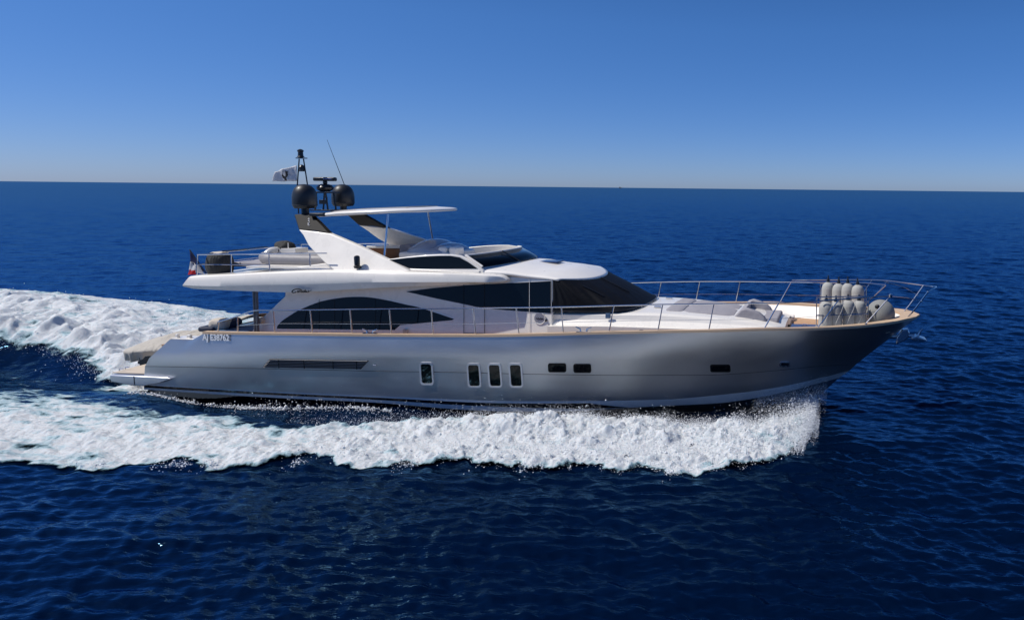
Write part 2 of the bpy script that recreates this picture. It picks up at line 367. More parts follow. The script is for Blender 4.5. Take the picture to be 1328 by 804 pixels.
def shell(name, lines, m, parent, close_aft=True):
    b = MB()
    b.grid(lines); b.grid([mir(l) for l in lines])
    if close_aft:
        for a, c in zip(lines[:-1], lines[1:]):
            b.add([a[0], c[0], mir([c[0]])[0], mir([a[0]])[0]], [(0, 1, 2, 3)])
    o = b.build(name, m, parent, ang=22); return o
hull = shell('hull', [LS, L1, L2, LK, LM, LM2, LC], M_HULL, yacht)
def frac(fx): return np.clip(fx, 0, 1)[:, None]
xs_ = LC[:, 0]
f1 = frac(np.interp(xs_, [-12, -6, 3, 4.4], [.12, .22, .22, .98])); f2 = frac(np.interp(xs_, [-12, -6, 0, 2, 4.4], [.62, .58, .55, .70, .985]))
LC1, LC2 = LC*(1-f1)+LD*f1, LC*(1-f2)+LD*f2
LC1[:, 1] -= .004; LC2[:, 1] -= .004
shell('waterline_band', [LC, LC1], M_STRIPE if False else M_BOWB, hull)
shell('boot_stripe', [LC1, LC2], M_BLACK, hull)
shell('chine_band', [LC2, LD], M_BOWB, hull)
shell('hull_bottom', [LD, mixl(LD, LE, .5)*np.array([1, 1, 1]), LE], M_ANTI, hull)
bvh_v = [Vector(p) for l in (LS, L1, L2, LK, LM, LM2, LC, LD) for p in l]
bvh_f = [(i*NS+k, i*NS+k+1, (i+1)*NS+k+1, (i+1)*NS+k) for i in range(7) for k in range(NS-1)]
BV = BVHTree.FromPolygons(bvh_v, bvh_f)
def onhull(px, py, off=.006):
    h, n, _, _ = BV.ray_cast(Vector(CAM), Vector(ray(px, py)))
    if h is None: return np.array(at(px, py, -2.9))
    if n.y > 0: n = -n
    return np.array(h+n*off)
# seam under the knuckle and the cap rail
MB().tube(LM[:-1:2]+np.array([0, -.002, 0]), .007, 6).build('seam', M_DARK, hull)
iS = int(np.abs(LS[:, 0]-atf(263.4, 433, bS)[0]).argmin())
capL = LS[iS:]
capin = itp([(-13, .16), (6, .16), (10, .22), (12, .34), (12.9, .5)])
nrm = np.gradient(capL, axis=0); nrm = np.stack([nrm[:, 1], -nrm[:, 0]], -1); nrm /= np.linalg.norm(nrm, axis=1)[:, None]
def off_in(L, d):
    o = L.copy(); d = d*np.ones(len(L)); o[:, 0] -= nrm[:, 0]*d; o[:, 1] -= nrm[:, 1]*d; o[:, 1] = np.minimum(o[:, 1], 0); return o
ci = off_in(capL, capin(capL[:, 0])); co = off_in(capL, -.025)
co[-1] = capL[-1]+np.array([.04, 0, 0]); ci[-1] = capL[-1]-np.array([.55, 0, 0]); ci[:, 1] = np.where(ci[:, 0] > ci[-1, 0], 0, ci[:, 1]); ci[:, 0] = np.minimum(ci[:, 0], ci[-1, 0])
def up(L, dz): o = L.copy(); o[:, 2] += dz; return o
for side in (1, -1):
    b = MB(); ls = [up(ci, -.005), up(ci, .07), up(co, .075), up(co, .002)]
    b.grid([l*np.array([1, side, 1]) for l in ls], close=True)
    b.build('cap_rail', M_TEAKP, yacht, ang=50)
# decks and bulwark lining
deck_drop = itp([(-13, .30), (5, .30), (8.2, .39), (12.9, .36)])
di = ci.copy(); di[:, 2] -= deck_drop(di[:, 0])
zK = sitp([(p[0], p[2]) for p in LK])
hb_ = bS(di[:, 0])-(bS(di[:, 0])-bK(di[:, 0]))*np.clip((capL[:, 2]-di[:, 2])/(capL[:, 2]-zK(di[:, 0])), 0, 1)*1.05-.10
di[:, 1] = -np.clip(np.minimum(-di[:, 1], hb_), 0, None); di[-40:, 0] = np.minimum(di[-40:, 0], 12.0)
b = MB(); b.grid([di, mir(di)]); b.build('deck', M_TEAK, yacht)
b = MB()
for s in (1, -1): b.grid([up(ci, -.006)*np.array([1, s, 1]), (di+np.array([0, .03, -.01]))*np.array([1, s, 1])])
b.build('bulwark_lining', M_WHITE2, yacht)
# transom shelf inside the notch (white mooring station)
q = [atf(222, 440, bS), atf(250, 441, bS)]
b = MB(); b.box(((q[0][0]+q[1][0])/2, -2.45, q[0][2]-.02), (q[1][0]-q[0][0]+.2, .5, .06)); b.box((q[1][0]-.35, -2.55, q[0][2]+.05), (.12, .1, .12)); b.box((q[1][0]-.75, -2.55, q[0][2]+.05), (.08, .1, .14))
b.build('mooring_shelf', M_WHITE, yacht, bevel=.015)
# cockpit: sole, far side coaming
b = MB(); b.box((-9.0, 0, 1.62), (3.6, 5.2, .05)); b.build('cockpit_sole', M_TEAK, yacht)
b = MB(); b.tube([(-7.75, -2.3, 2.42), (-7.75, -1, 2.42), (-7.75, 2.6, 2.42)], .10, 10); b.build('cockpit_coaming', M_BEIGE, yacht)
# ---- swim platform
P = [(142, 486.2), (216, 489.4), (222, 491.3), (206, 497.5), (184, 501), (170, 500), (143, 495.3)]
pts = [at(x, y, -2.83) for x, y in P]
sp = MB().prism(pts, (0, 5.66, 0)).build('swim_platform', M_HULL, yacht, bevel=.03)
tz = pts[0][2]
MB().box(((-12.55-10.6)/2, 0, tz+.012), (1.95, 5.2, .02)).build('teak_sheet', M_BLEACH, sp)
MB().box((at(173.5, 490, -2.84)[0], -2.832, tz-.14), (.02, .012, .26)).build('panel_gap', M_DARK, sp)
for yy in (-2.4, -2.2, 1.2): MB().tube([(-12.5, yy, tz+.02), (-12.5, yy, tz+.09), (-12.36, yy, tz+.1)], .015).build('fitting', M_STEEL, sp)
# ---- hull ports, vents
def rrect(x0, y0, x1, y1, r, slant=0, n=6):
    out = []
    for cx, cy, a0 in ((x1-r, y1-r, 0), (x0+r, y1-r, 90), (x0+r, y0+r, 180), (x1-r, y0+r, 270)):
        for k in range(n+1):
            a = R(a0+90*k/n); y = cy+r*math.sin(a)
            out.append((cx+r*math.cos(a)+slant*(y-y0)/(y1-y0), y))
    return out
def hullpanel(name, poly, m, parent, off=.008, th=.03):
    a = [onhull(x, y, off) for x, y in poly]; c = sum(a)/len(a)
    b = [p+np.array([0, th, 0]) for p in a]
    return MB().two(a, b).build(name, m, parent, ang=40)
def hullring(name, po, pi_, m, parent, off=.02):
    a = [onhull(x, y, off) for x, y in po]; c = [onhull(x, y, off) for x, y in pi_]; n = len(a)
    a2 = [onhull(x, y, -.01) for x, y in po]; c2 = [onhull(x, y, -.01) for x, y in pi_]
    f = []
    for i in range(n):
        j = (i+1) % n; f += [(i, j, n+j, n+i), (i, j, 2*n+j, 2*n+i), (n+i, n+j, 3*n+j, 3*n+i)]
    return MB().add(a+c+a2+c2, f).build(name, m, parent, ang=40)
for x0 in (543.6, 605.2, 632.2, 659.4):
    y0, y1 = (469.5, 499.2) if x0 < 600 else (470.8, 502.5)
    fr = hullring('porthole', rrect(x0, y0, x0+17.6, y1, 4, 2), rrect(x0+2, y0+2.2, x0+15.6, y1-2.2, 3, 2), M_PFR, hull)
    hullpanel('pane', rrect(x0+1.8, y0+2, x0+15.8, y1-2, 3, 2), M_PORT, fr, .006)
for (x0, y0, x1, y1) in ((710.6, 471, 734, 482.4), (743.5, 471.8, 766.4, 483), (920.6, 472.6, 947, 482.2)):
    fr = hullring('porthole', rrect(x0, y0, x1, y1, 2.6, .6), rrect(x0+1.5, y0+1.5, x1-1.5, y1-1.5, 1.8, .6), M_DARK, hull)
    hullpanel('pane', rrect(x0+1.4, y0+1.4, x1-1.4, y1-1.4, 1.8, .6), M_GLASS, fr, .006)
fr = hullpanel('air_grille', [(349.8, 465), (478.5, 467.4), (468, 478.7), (340.5, 476.5)], M_DARK, hull, .008)
b = MB()
for k in range(6):
    t = (k+.5)/6; xa, ya = 349.8+(340.5-349.8)*t, 465+(476.5-465)*t; xb, yb = 478.5+(468-478.5)*t, 467.4+(478.7-467.4)*t
    L = [onhull(xa+(xb-xa)*s+.6-1.2*s, ya+(yb-ya)*s, .02) for s in np.linspace(0, 1, 8)]
    b.tube(L, .015, 6)
b.build('louvre', M_LOUV, fr)
for px in (362, 395, 432.5, 463): MB().tube([onhull(px, 465.6+.02*(px-350), .024), onhull(px+.4, 476.6+.016*(px-350), .024)], .016, 6).build('louvre_divider', M_BLACK, fr)
fr = hullring('hawse', rrect(1010.5, 469, 1025, 475.5, 3, 0), rrect(1012.5, 470.4, 1023, 474.1, 1.8, 0), M_STEEL, hull)
hullpanel('hawse_opening', rrect(1012.3, 470.2, 1023.2, 474.3, 1.8), M_BLACK, fr, .006)
MB().tube([onhull(485.5, 472.6, .0), onhull(485.6, 472.6, .05), onhull(488.5, 473, .05), onhull(488.6, 473.4, 0)], .014).build('discharge_fitting', M_STEEL, hull)
# ---- registration lettering
def text(name, s, loc, size, m, parent, rot=(R(90), 0, 0), shear=0, bold=.0, sx=1, ext=.004):
    c = bpy.data.curves.new(name, 'FONT'); c.body = s; c.size = size; c.extrude = ext; c.shear = shear; c.offset = bold
    o = bpy.data.objects.new(name, c); o.location = loc; o.rotation_euler = rot; o.scale = (sx, 1, 1); COL.objects.link(o)
    c.materials.append(m); o.parent = parent; return o
def meshify(o, width):
    bpy.context.view_layer.update(); dg = bpy.context.evaluated_depsgraph_get()
    me_ = bpy.data.meshes.new_from_object(o.evaluated_get(dg)); k_ = width/max(v.co.x for v in me_.vertices)
    for v in me_.vertices: v.co.x *= k_
    n = bpy.data.objects.new(o.name+'_mesh', me_); n.matrix_world = o.matrix_world.copy(); n.parent = o.parent; COL.objects.link(n)
    nm = o.name; bpy.data.objects.remove(o); n.name = nm; return n
p0, p1 = onhull(264, 440.9, .03), onhull(298.5, 441.6, .03)
LET = text('registration_number', 'AJ E38762', p0, .262, M_LET, hull, rot=(R(90), math.atan2(p0[2]-p1[2], p1[0]-p0[0]), math.atan2(p1[1]-p0[1], p1[0]-p0[0])), bold=.0065)
meshify(LET, float(np.linalg.norm(p1-p0)))
# ---- cabin (side walls, both sides, sloping in)
WA, WBt = -2.48, .14                                      # wall plane y = WA + WBt*z
def wl(px, py, off=0.0): return at(px, py, WA-off, WBt)
CAB = [(320, 441), (333.5, 418.5), (369.5, 384.5), (370, 372), (430, 369), (520, 366.5), (600, 364), (648, 358.5), (687, 359.5), (716, 364.5), (716.5, 442)]
a = [wl(*p) for p in CAB]
cabin = MB().two(a, mir(a)).build('cabin', M_WHITE, yacht, bevel=.02)
def wallpanel(name, poly, m, parent, off=.012, th=.03, both=True, bevel=0):
    a = [wl(x, y, off) for x, y in poly]; c = [p+np.array([0, th, 0]) for p in a]
    o2 = MB().two(mir(a), mir(c)).build(name, m, parent[1] if isinstance(parent, tuple) else parent, ang=40)
    o1 = MB().two(a, c).build(name, m, parent[0] if isinstance(parent, tuple) else parent, ang=40)
    return o1, o2
def sm(P, n): return [tuple(p) for p in catmull(P, n)]
SAL = [(359, 426.3)]+sm([(359.5, 423), (365, 416.7), (377, 408.5), (390, 401.2), (414.6, 391.4), (439.5, 386.6), (459.4, 385.0), (479, 385.7), (501.7, 389.4), (526.6, 395.1), (546.5, 399.6), (588.7, 413.7)], 36)+[(586, 415.2), (519, 421.6), (511.6, 428)]
def grow(P, d):
    c = np.mean(np.array(P), 0); out = []
    n = len(P)
    for i in range(n):
        p, q, r = np.array(P[i-1]), np.array(P[i]), np.array(P[(i+1) % n])
        t = (r-p)/max(np.linalg.norm(r-p), 1e-6); nn = np.array([t[1], -t[0]])
        if np.dot(nn, q-c) < 0: nn = -nn
        out.append(tuple(q+nn*d))
    return out
fr = wallpanel('saloon_window', grow(SAL, 1.3), M_WHITE2, yacht, .010, .03)
wallpanel('pane', SAL, M_GLASS, fr, .016, .03)
for px in (414, 434, 487): MB().tube([wl(px, 388 if px < 480 else 387.5, .019), wl(px, 427, .019)], .006, 5).build('mullion', M_DARK, fr[0])
UPW = [(526.6, 378.2), (560, 373.8), (601.5, 370.2), (628, 368.6), (686.6, 366), (716, 364.4), (716, 406.5), (691, 404.8), (643, 401.2), (618, 398), (601.5, 394.5), (565, 387)]
fr = wallpanel('upper_window', grow(UPW, 1.0), M_WHITE2, yacht, .010, .03)
wallpanel('pane', UPW, M_GLASS, fr, .016, .03)
def seam(b, *P): b.tube([wl(x, y, .022) for x, y in P], .007, 5)
for nm, x0, x1, yt0, yt1, em in (('side_door', 601.5, 628.3, 369, 366.8, 0), ('side_door', 686.6, 715, 358.2, 362.4, 1)):
    b = MB(); seam(b, (x0, 433), (x0, yt0), (x1, yt1), (x1, 433)); seam(b, (x0, 432), (x1, 432.6))
    dr = b.build(nm, M_WHITE2 if em else M_DARK, yacht)
    if em:
        c = wl(700, 413, .02); ring = [c+np.array([.17*math.cos(t), 0, .17*math.sin(t)]) for t in np.linspace(0, 2*np.pi, 33)[:-1]]
        MB().prism(ring, (0, -.012, 0)).build('round_emblem', mat('emblem_grey', (.30, .31, .36), .5), dr)
        b = MB(); b.tube([c+np.array([.175*math.cos(t), -.012, .175*math.sin(t)]) for t in np.linspace(R(-150), R(60), 20)], .016, 6); b.build('emblem_rim', M_WHITE2, dr)
        MB().tube([c+np.array([dx, -.016, .018*(-1)**k]) for k, dx in enumerate((-.11, -.075, -.04, 0, .04, .075, .11))], .012, 5).build('emblem_mark', M_DARK, dr)
        MB().lathe(wl(708.3, 415.3, .02), [(.03, 0), (.03, .03), (.02, .04)], 10, ax=(0, -1, 0)).build('handle', M_DARK, dr)
# builder's script on the side
b = MB()
def stroke(P, r=.011): b.tube([at(x, y, -2.70) for x, y in catmull(P, 5*len(P))], r, 5)
stroke([(391, 376.2), (388, 374.9), (384, 375), (380.5, 376.3), (378.6, 378.2), (379.6, 379.4), (382, 379.3), (384, 378.6)], .017)
x = 385.5
for ch in 'anados':
    if ch in 'ao': stroke([(x+1.8, 377.2), (x+.6, 377), (x, 378.4), (x+.8, 379.2), (x+1.8, 378), (x+2, 379.2)])
    if ch == 'n': stroke([(x, 379.2), (x+.3, 377.2), (x+1.3, 377.1), (x+1.5, 379.2)])
    if ch == 'd': stroke([(x+1.6, 377.4), (x+.5, 377.2), (x, 378.5), (x+.8, 379.2), (x+1.8, 378), (x+2.6, 375.6), (x+2, 379.1)])
    if ch == 's': stroke([(x+1.9, 377), (x+.8, 377.2), (x+1.4, 378.3), (x+.4, 379.2), (x-.6, 379)])
    x += 2.6
stroke([(x-.6, 378.6), (x+1.2, 377), (x+2.8, 376.4)], .009)
b.build('name_script', M_DARK, yacht)
MB().box(wl(525.8, 430.5, .05), (.13, .08, .17)).build('deck_light_box', M_BEIGE, yacht, bevel=.01)
# ---- flybridge deck slab with its long wings
bA = itp([(-10.2, 2.50), (-3, 2.55), (-.2, 2.42), (.4, 2.2)]); bB = itp([(-10.2, 2.60), (-3, 2.67), (-.2, 2.48), (.4, 2.16)]); bCc = itp([(-10.2, 2.55), (-3, 2.6), (-.2, 2.3), (.4, 2.12)])
WA_ = [(247, 358.4), (262, 357.6), (290, 356.5), (350, 353.4), (430, 351.4), (470, 351.9), (539, 353.0), (600, 355.2), (643, 357.6), (651, 359), (656.5, 363)]
WB_ = [(236.8, 370.0), (250, 370.6), (275, 371.2), (335, 369.6), (430, 367.6), (494, 366.0), (560, 366), (620, 366), (646, 365.8), (652, 365.6), (657.5, 364.6)]
WC_ = [(237.5, 371.2), (252.6, 374.6), (290, 376.4), (328, 378), (370, 379.2), (430, 376.8), (500, 373), (580, 369.8), (640, 367.2), (652, 366.4), (657.8, 365.2)]
def wline(P, bf, n=120):
    Q = np.array([atf(x, y, bf) for x, y in P]); u = np.linspace(0, 1, n); X = Q[0, 0]+(Q[-1, 0]-Q[0, 0])*u
    return np.stack([X, -bf(X), sitp([(p[0], p[2]) for p in Q])(X)], -1)
wa, wb, wc = wline(WA_, bA), wline(WB_, bB), wline(WC_, bCc)
def rnd(a, b, t): return a*(1-t)+b*t
wam = rnd(wa, wb, .12)+np.array([0, -.02, .008]); wbm = rnd(wb, wc, .10)
wai = wa.copy(); wai[:, 1] += .16; wai[:, 2] += .012
wci = wc.copy(); wci[:, 1] += .5; wci[:, 2] += .02
b = MB(); half = [wai, wa, wam, rnd(wa, wb, .5)+np.array([0, -.03, 0]), wb, wbm, wc, wci]
ring = half+[np.array(mir(l)) for l in half[::-1]]
b.grid(ring, close=True)
for k in (0, -1):
    b.add([l[k] for l in ring], [tuple(range(len(ring)))])
fly = b.build('flybridge_deck', M_WHITE, yacht, ang=30)
FZ = float(np.median(wa[:, 2]))
# side coamings of the flybridge
CA, CBt = -2.42, .085
def cl(px, py, off=0.0): return at(px, py, CA-off, CBt)
COA = [(304, 357), (350, 350.6), (424, 341.2), (470, 338.4), (506, 336), (529, 333), (550, 331), (570, 330), (585, 330), (598, 332), (610, 338.5), (627, 350.5), (627, 360), (304, 362)]
a = [cl(*p) for p in COA]; n = len(a)
for s in (1, -1):
    o1 = [p*np.array([1, s, 1]) for p in a]; o2 = [p+np.array([0, .11*s, 0]) for p in o1]
    cm = MB().two(o1, o2).build('flybridge_coaming', M_WHITE, yacht, bevel=.025)
    pn = [(503.5, 337), (529, 334.6), (550, 332.9), (570, 332), (584, 332), (596, 334), (607, 340), (619.5, 348.6), (527, 348.8)]
    p1 = [cl(x, y, .008)*np.array([1, s, 1]) for x, y in pn]; p2 = [p+np.array([0, .03*s, 0]) for p in p1]
    MB().two(p1, p2).build('side_screen', M_GLASS, cm)
# ---- wheelhouse roof
Zr = lambda px, py, Y: at(px, py, Y)
e0, e1, e2 = at(600, 350.8, -2.12), at(650, 352.8, -2.05), at(687, 357.4, -1.98)
corner = at(724, 361.6, -1.93)
fc = at(757, 355.6, 0)
XF = lambda yy: corner[0]+(.78)*(1-np.abs(yy/1.95)**2.4)
b = MB(); rows = []
ys = np.concatenate([np.linspace(-1, -.9, 5), np.linspace(-.88, .88, 23), np.linspace(.9, 1, 5)])
edge = sitp([(e0[0]-3, e0[2]+.05), (e0[0], e0[2]), (e1[0], e1[2]), (e2[0], e2[2]), (corner[0]-.1, corner[2]+.04), (corner[0]+2, corner[2]-.10)])
hb = itp([(e0[0]-3, 2.12), (e0[0], 2.12), (e2[0], 1.98), (corner[0]+2, 1.90)])
for t in np.concatenate([np.linspace(0, .8, 26), np.linspace(.83, 1, 10)]):
    row = []
    for yn in ys:
        yv = yn*1.95; xf = XF(yv)
        X = e0[0]-2.2+(xf-e0[0]+2.2)*t; Y = yn*hb(X)
        crown = .17*(1-abs(yn)**2.2)*np.interp(X, [e0[0]-2, e2[0], corner[0]+.8], [1, 1, .55])
        br = np.clip((t-.84)/.16, 0, 1); Z = edge(X)+crown-.20*br**1.6*(1-.9*abs(yn)**2.5)
        if abs(yn) > .95: Z -= .05*((abs(yn)-.95)/.05)**2
        row.append((X, Y, Z))
    rows.append(row)
b.grid(rows)
n0 = len(rows); fr_ = rows[-1]
roof = b.build('wheelhouse_roof', M_WHITE2, yacht, ang=60)
so_ = roof.modifiers.new('thick', 'SOLIDIFY'); so_.thickness = .07; so_.offset = -1
hc = at(716, 340, .35); 
hz = float(edge(hc[0])+.17)
ht = MB().box((hc[0], .3, hz+.02), (.62, .62, .05)).build('roof_hatch', M_NAVYB, roof, bevel=.015)
# ---- windscreen cover
top = [np.array(p)+np.array([0, 0, -.03]) for p in fr_]
nT = len(top)
zb = at(760, 405.3, -1.95)[2]
XA = wl(716, 406)[0]
bb = []
for i in range(nT):
    yn = ys[i]; th = abs(yn)
    bb.append(np.array([0, 0, 0.]))
# base curve: along the side then round the front
def basept(s):                                           # s -1..1, near to far
    a = abs(s); sg = -1 if s < 0 else 1
    if a > .5:                                           # along the side
        t = (a-.5)/.5; return np.array([3.45+(XA-3.45)*t, sg*(1.86+.22*t), zb+.02*t])
    th = a/.5*math.pi/2
    return np.array([3.45+.75*math.cos(th)**.85, sg*1.86*math.sin(th)**.9, zb+.02+.06*math.cos(th)])
def toppt(s):
    a = abs(s); sg = -1 if s < 0 else 1
    if a > .62:
        t = (a-.62)/.38; c = np.array([corner[0]+.02, sg*1.93, corner[2]-.07]); d = np.array(wl(716, 363)); d[1] = -sg*abs(d[1])*-1 if sg > 0 else d[1]
        d[1] = sg*abs(d[1]); return c*(1-t)+d*t
    yv = a/.62*1.93*sg; k = np.argmin(abs(np.array([p[1] for p in top])-yv)); 
    X = np.interp(yv, [p[1] for p in top], [p[0] for p in top]); Z = np.interp(yv, [p[1] for p in top], [p[2] for p in top])
    return np.array([X+.01, yv, Z])
NSx = 141; ss = np.linspace(-1, 1, NSx); rowsC = []
for v in np.linspace(0, 1, 24):
    r_ = []
    for s in ss:
        p = toppt(s)*(1-v)+basept(s)*v
        out = np.array([p[0]-1.0, p[1]*1.2, .6]); out /= np.linalg.norm(out)
        wr = .014*math.sin(s*70+3*v+2*math.sin(9*s))*math.sin(math.pi*v)*(.35+.65*abs(s))+.05*math.sin(math.pi*v)*(1-abs(s)**4)
        r_.append(p+out*wr)
    rowsC.append(r_)
cov = MB().grid(rowsC).build('windscreen_cover', M_COVER, yacht, ang=80)
for (x0, y0, x1, y1, Y0, Y1) in ((756, 371.5, 782, 384.5, -.9, -.9), (779, 361, 816, 380, .3, .3)):
    L = []
    for s in np.linspace(0, 1, 6):
        px, py = x0+(x1-x0)*s, y0+(y1-y0)*s
        h = BVHTree.FromObject if False else None
        L.append((px, py))
    bvc = BVHTree.FromPolygons([Vector(p) for r_ in rowsC for p in r_], [(i*NSx+k, i*NSx+k+1, (i+1)*NSx+k+1, (i+1)*NSx+k) for i in range(23) for k in range(NSx-1)])
    pts3 = []
    for px, py in L:
        h, n, _, _ = bvc.ray_cast(Vector(CAM), Vector(ray(px, py)))
        if h: pts3.append(h+(n if n.z > 0 else -n)*.03)
    if len(pts3) > 1: MB().tube(pts3, .022, 6).build('wiper', M_BLK, cov)
MB().tube([p+np.array([0.02, 0, .02]) for p in rowsC[-1]], .02, 6).build('hem', M_BLK, cov)
# ---- foredeck trunk
b = MB()
T1 = np.array([at(714, 405.5, -1.93), at(800, 406.3, -1.82), at(860, 407, -1.68), at(925.5, 412, -1.5), at(970, 416, -1.35), at(991, 419, -1.25), at(1008, 423, -1.2), at(1018, 427, -1.2)])
T2 = np.array([at(714, 421, -2.10), at(780, 421, -2.12), at(860, 423.4, -2.02), at(925.5, 425.6, -1.86), at(970, 427, -1.7), at(991, 427.6, -1.6), at(1012, 428.2, -1.45), at(1022, 429.5, -1.3)])
t1, t2 = catmull(T1, 60), catmull(T2, 60)
cr = [t1*np.array([1, k, 1])+np.array([0, 0, .07*(1-k*k)]) for k in (.0, .35, .7, .93)]
mid = rnd(t1, t2, .15)+np.array([0, -.05, .0]); mid2 = rnd(t1, t2, .6)+np.array([0, .05, 0])
led = t2+np.array([0, -.25, -.01]); low = led+np.array([0, 0, -.35])
half = [cr[0], cr[1], cr[2], cr[3], t1, mid, mid2, t2, led, low]
for l in half: l[-1, 2] = min(l[-1, 2], t2[-1, 2]-.02)
b.grid(half); b.grid([np.array(mir(l)) for l in half])
for s in (1, -1): b.add([l[-1]*np.array([1, s, 1]) for l in half], [tuple(range(len(half)))])
trunk = b.build('foredeck_trunk', M_WHITE, yacht, ang=30)
def ztrunk(x, y):
    k = int(np.abs(t1[:, 0]-x).argmin()); return t1[k, 2]+.07*(1-min(1, (y/t1[k, 1])**2))
for px, py, yy in ((828.5, 399.5, -.9), (853, 400.3, -.9), (868, 392, 1.1)): p = at(px, py, yy); MB().box((p[0], yy, ztrunk(p[0], abs(yy))+.03), (.22, .10, .05)).build('deck_fitting', M_STEEL, trunk, bevel=.01)
p = at(788.6, 409.5, -2.02); MB().box(p, (.15, .08, .15)).build('navigation_light', M_BLUE, yacht, bevel=.015)
p = at(832, 429, -2.75); MB().lathe(p-np.array([0, 0, .06]), [(.13, 0), (.13, .03), (.10, .07), (.03, .09)], 16).build('deck_vent', M_BLK, yacht)
# ---- railings
def railing(s):
    b = MB(); m = np.array([1, s, 1])
    rb = lambda x: bS(x)-.07
    TOP = [(283, 417.6), (300, 412.6), (329, 403.2), (360, 402.6), (420, 401.8), (478, 401), (560, 400.3), (640, 399.3), (733, 398), (796, 396.3), (860, 395), (926, 394.2), (1008, 392.7), (1064, 390.2), (1123, 385.6), (1155, 383.6)]
    T = np.array([atf(x, y, rb) for x, y in TOP]); Tc = catmull(T, 120)
    b.tube(Tc*m, .021, 8)
    ST = [((282.7, 418), (282.8, 430)), ((308, 411), (308.3, 431)), ((354.4, 403.2), (356.4, 432)), ((402.3, 402.3), (405.2, 432.6)), ((454, 401.7), (456.6, 433.5)), ((505, 401), (507.8, 434.4)), ((559.4, 400.6), (561.6, 434.6)), ((613.5, 400), (617, 434.4)), ((669.5, 399), (673, 433)), ((728, 398.3), (730.5, 432.4)), ((796, 396.5), (790, 431)), ((859.5, 395.4), (853, 430.3)), ((926, 394.4), (919, 429.4)), ((1010, 393), (990, 428.6)), ((1088, 388.6), (1061, 424.8)), ((1155, 384), (1123, 419.5))]
    wire = []
    for i, (tp, bt) in enumerate(ST):
        a, c = atf(*tp, rb), atf(*bt, lambda x: bS(x)-.09)
        b.tube([a*m, c*m], .018, 8); b.lathe(c*m-np.array([0, 0, .03]), [(.045, 0), (.045, .02), (.025, .035)], 10)
        if i >= 1: wire.append(a*.42+c*.58)
    r1 = b.build('deck_railing', M_STEEL, yacht)
    MB().tube([p*m for p in catmull(wire, 80)], .006, 5).build('lifeline', M_STEEL, r1)
    return Tc
TCn = railing(1); railing(-1)
b = MB()                                                  # pulpit
tipP = at(1215, 372.6, 0)
near = [at(1025, 363, 2.66)*np.array([1, 1, 1])]
pz = at(1140, 363.2, 1.75); far = [at(1027, 363.2, 2.58), at(1085, 363, 2.3), at(1140, 363.4, 1.75), at(1172, 366.6, 1.30), at(1198, 370, .82)]
arc = catmull(far+[at(1213, 371.8, .30), at(1213, 373.2, -.30), at(1203, 378.6, -.82)], 60)
b.tube(arc, .021, 8)
for tp, bt, Y0, Y1 in (((1203, 379), (1175.5, 413.5), -.82, -.55), ((1198, 370), (1172, 404.5), .82, .55)):
    P_ = [at(*tp, Y0), at(tp[0]*.25+bt[0]*.75+1, tp[1]*.25+bt[1]*.75, Y0*.3+Y1*.7), at(*bt, Y1)]
    b.tube(P_, .021, 8)
for (x0, y0, x1, y1, Y) in ((1151, 365, 1134, 384, 1.65), (1131, 363.5, 1121, 378, 1.9)): b.tube([at(x0, y0, Y), at(x1, y1, Y-.1)], .018, 8)
mr = catmull([at(1155, 384, -1.75), at(1180, 386.5, -1.3), at(1197, 392, -.7)], 12); b.tube(mr, .012, 6); b.tube(np.array(mir(mr))+np.array([0, 0, 0]), .012, 6)
b.lathe(at(1155, 383.4, -1.72)-np.array([0, 0, .05]), [(.05, 0), (.06, .03), (.06, .08), (.03, .11)], 10)
b.build('pulpit_rail', M_STEEL, yacht)
# cleats
for px, py in ((480, 432.6), (757, 430.5)):
    p = atf(px, py, lambda x: bS(x)-.06); b = MB()
    b.box(p+np.array([0, 0, .01]), (.42, .10, .025))
    for s in (-1, 1): b.tube([p+np.array([s*.09, 0, .01]), p+np.array([s*.10, 0, .08]), p+np.array([s*.24, 0, .14])], [.03, .03, .018], 8)
    b.build('cleat', M_STEEL, yacht)
# cockpit pole
b = MB()
for dx in (0, .085): a_, c_ = at(329, 377, -2.35), at(331, 432, -2.35); b.tube([a_+np.array([dx, 0, 0]), c_+np.array([dx, 0, -.2])], .035 if dx == 0 else .045, 10)
b.build('overhang_post', M_LOUV, yacht)
deck_hw = lambda x: float(np.interp(x, di[:, 0], -di[:, 1]))
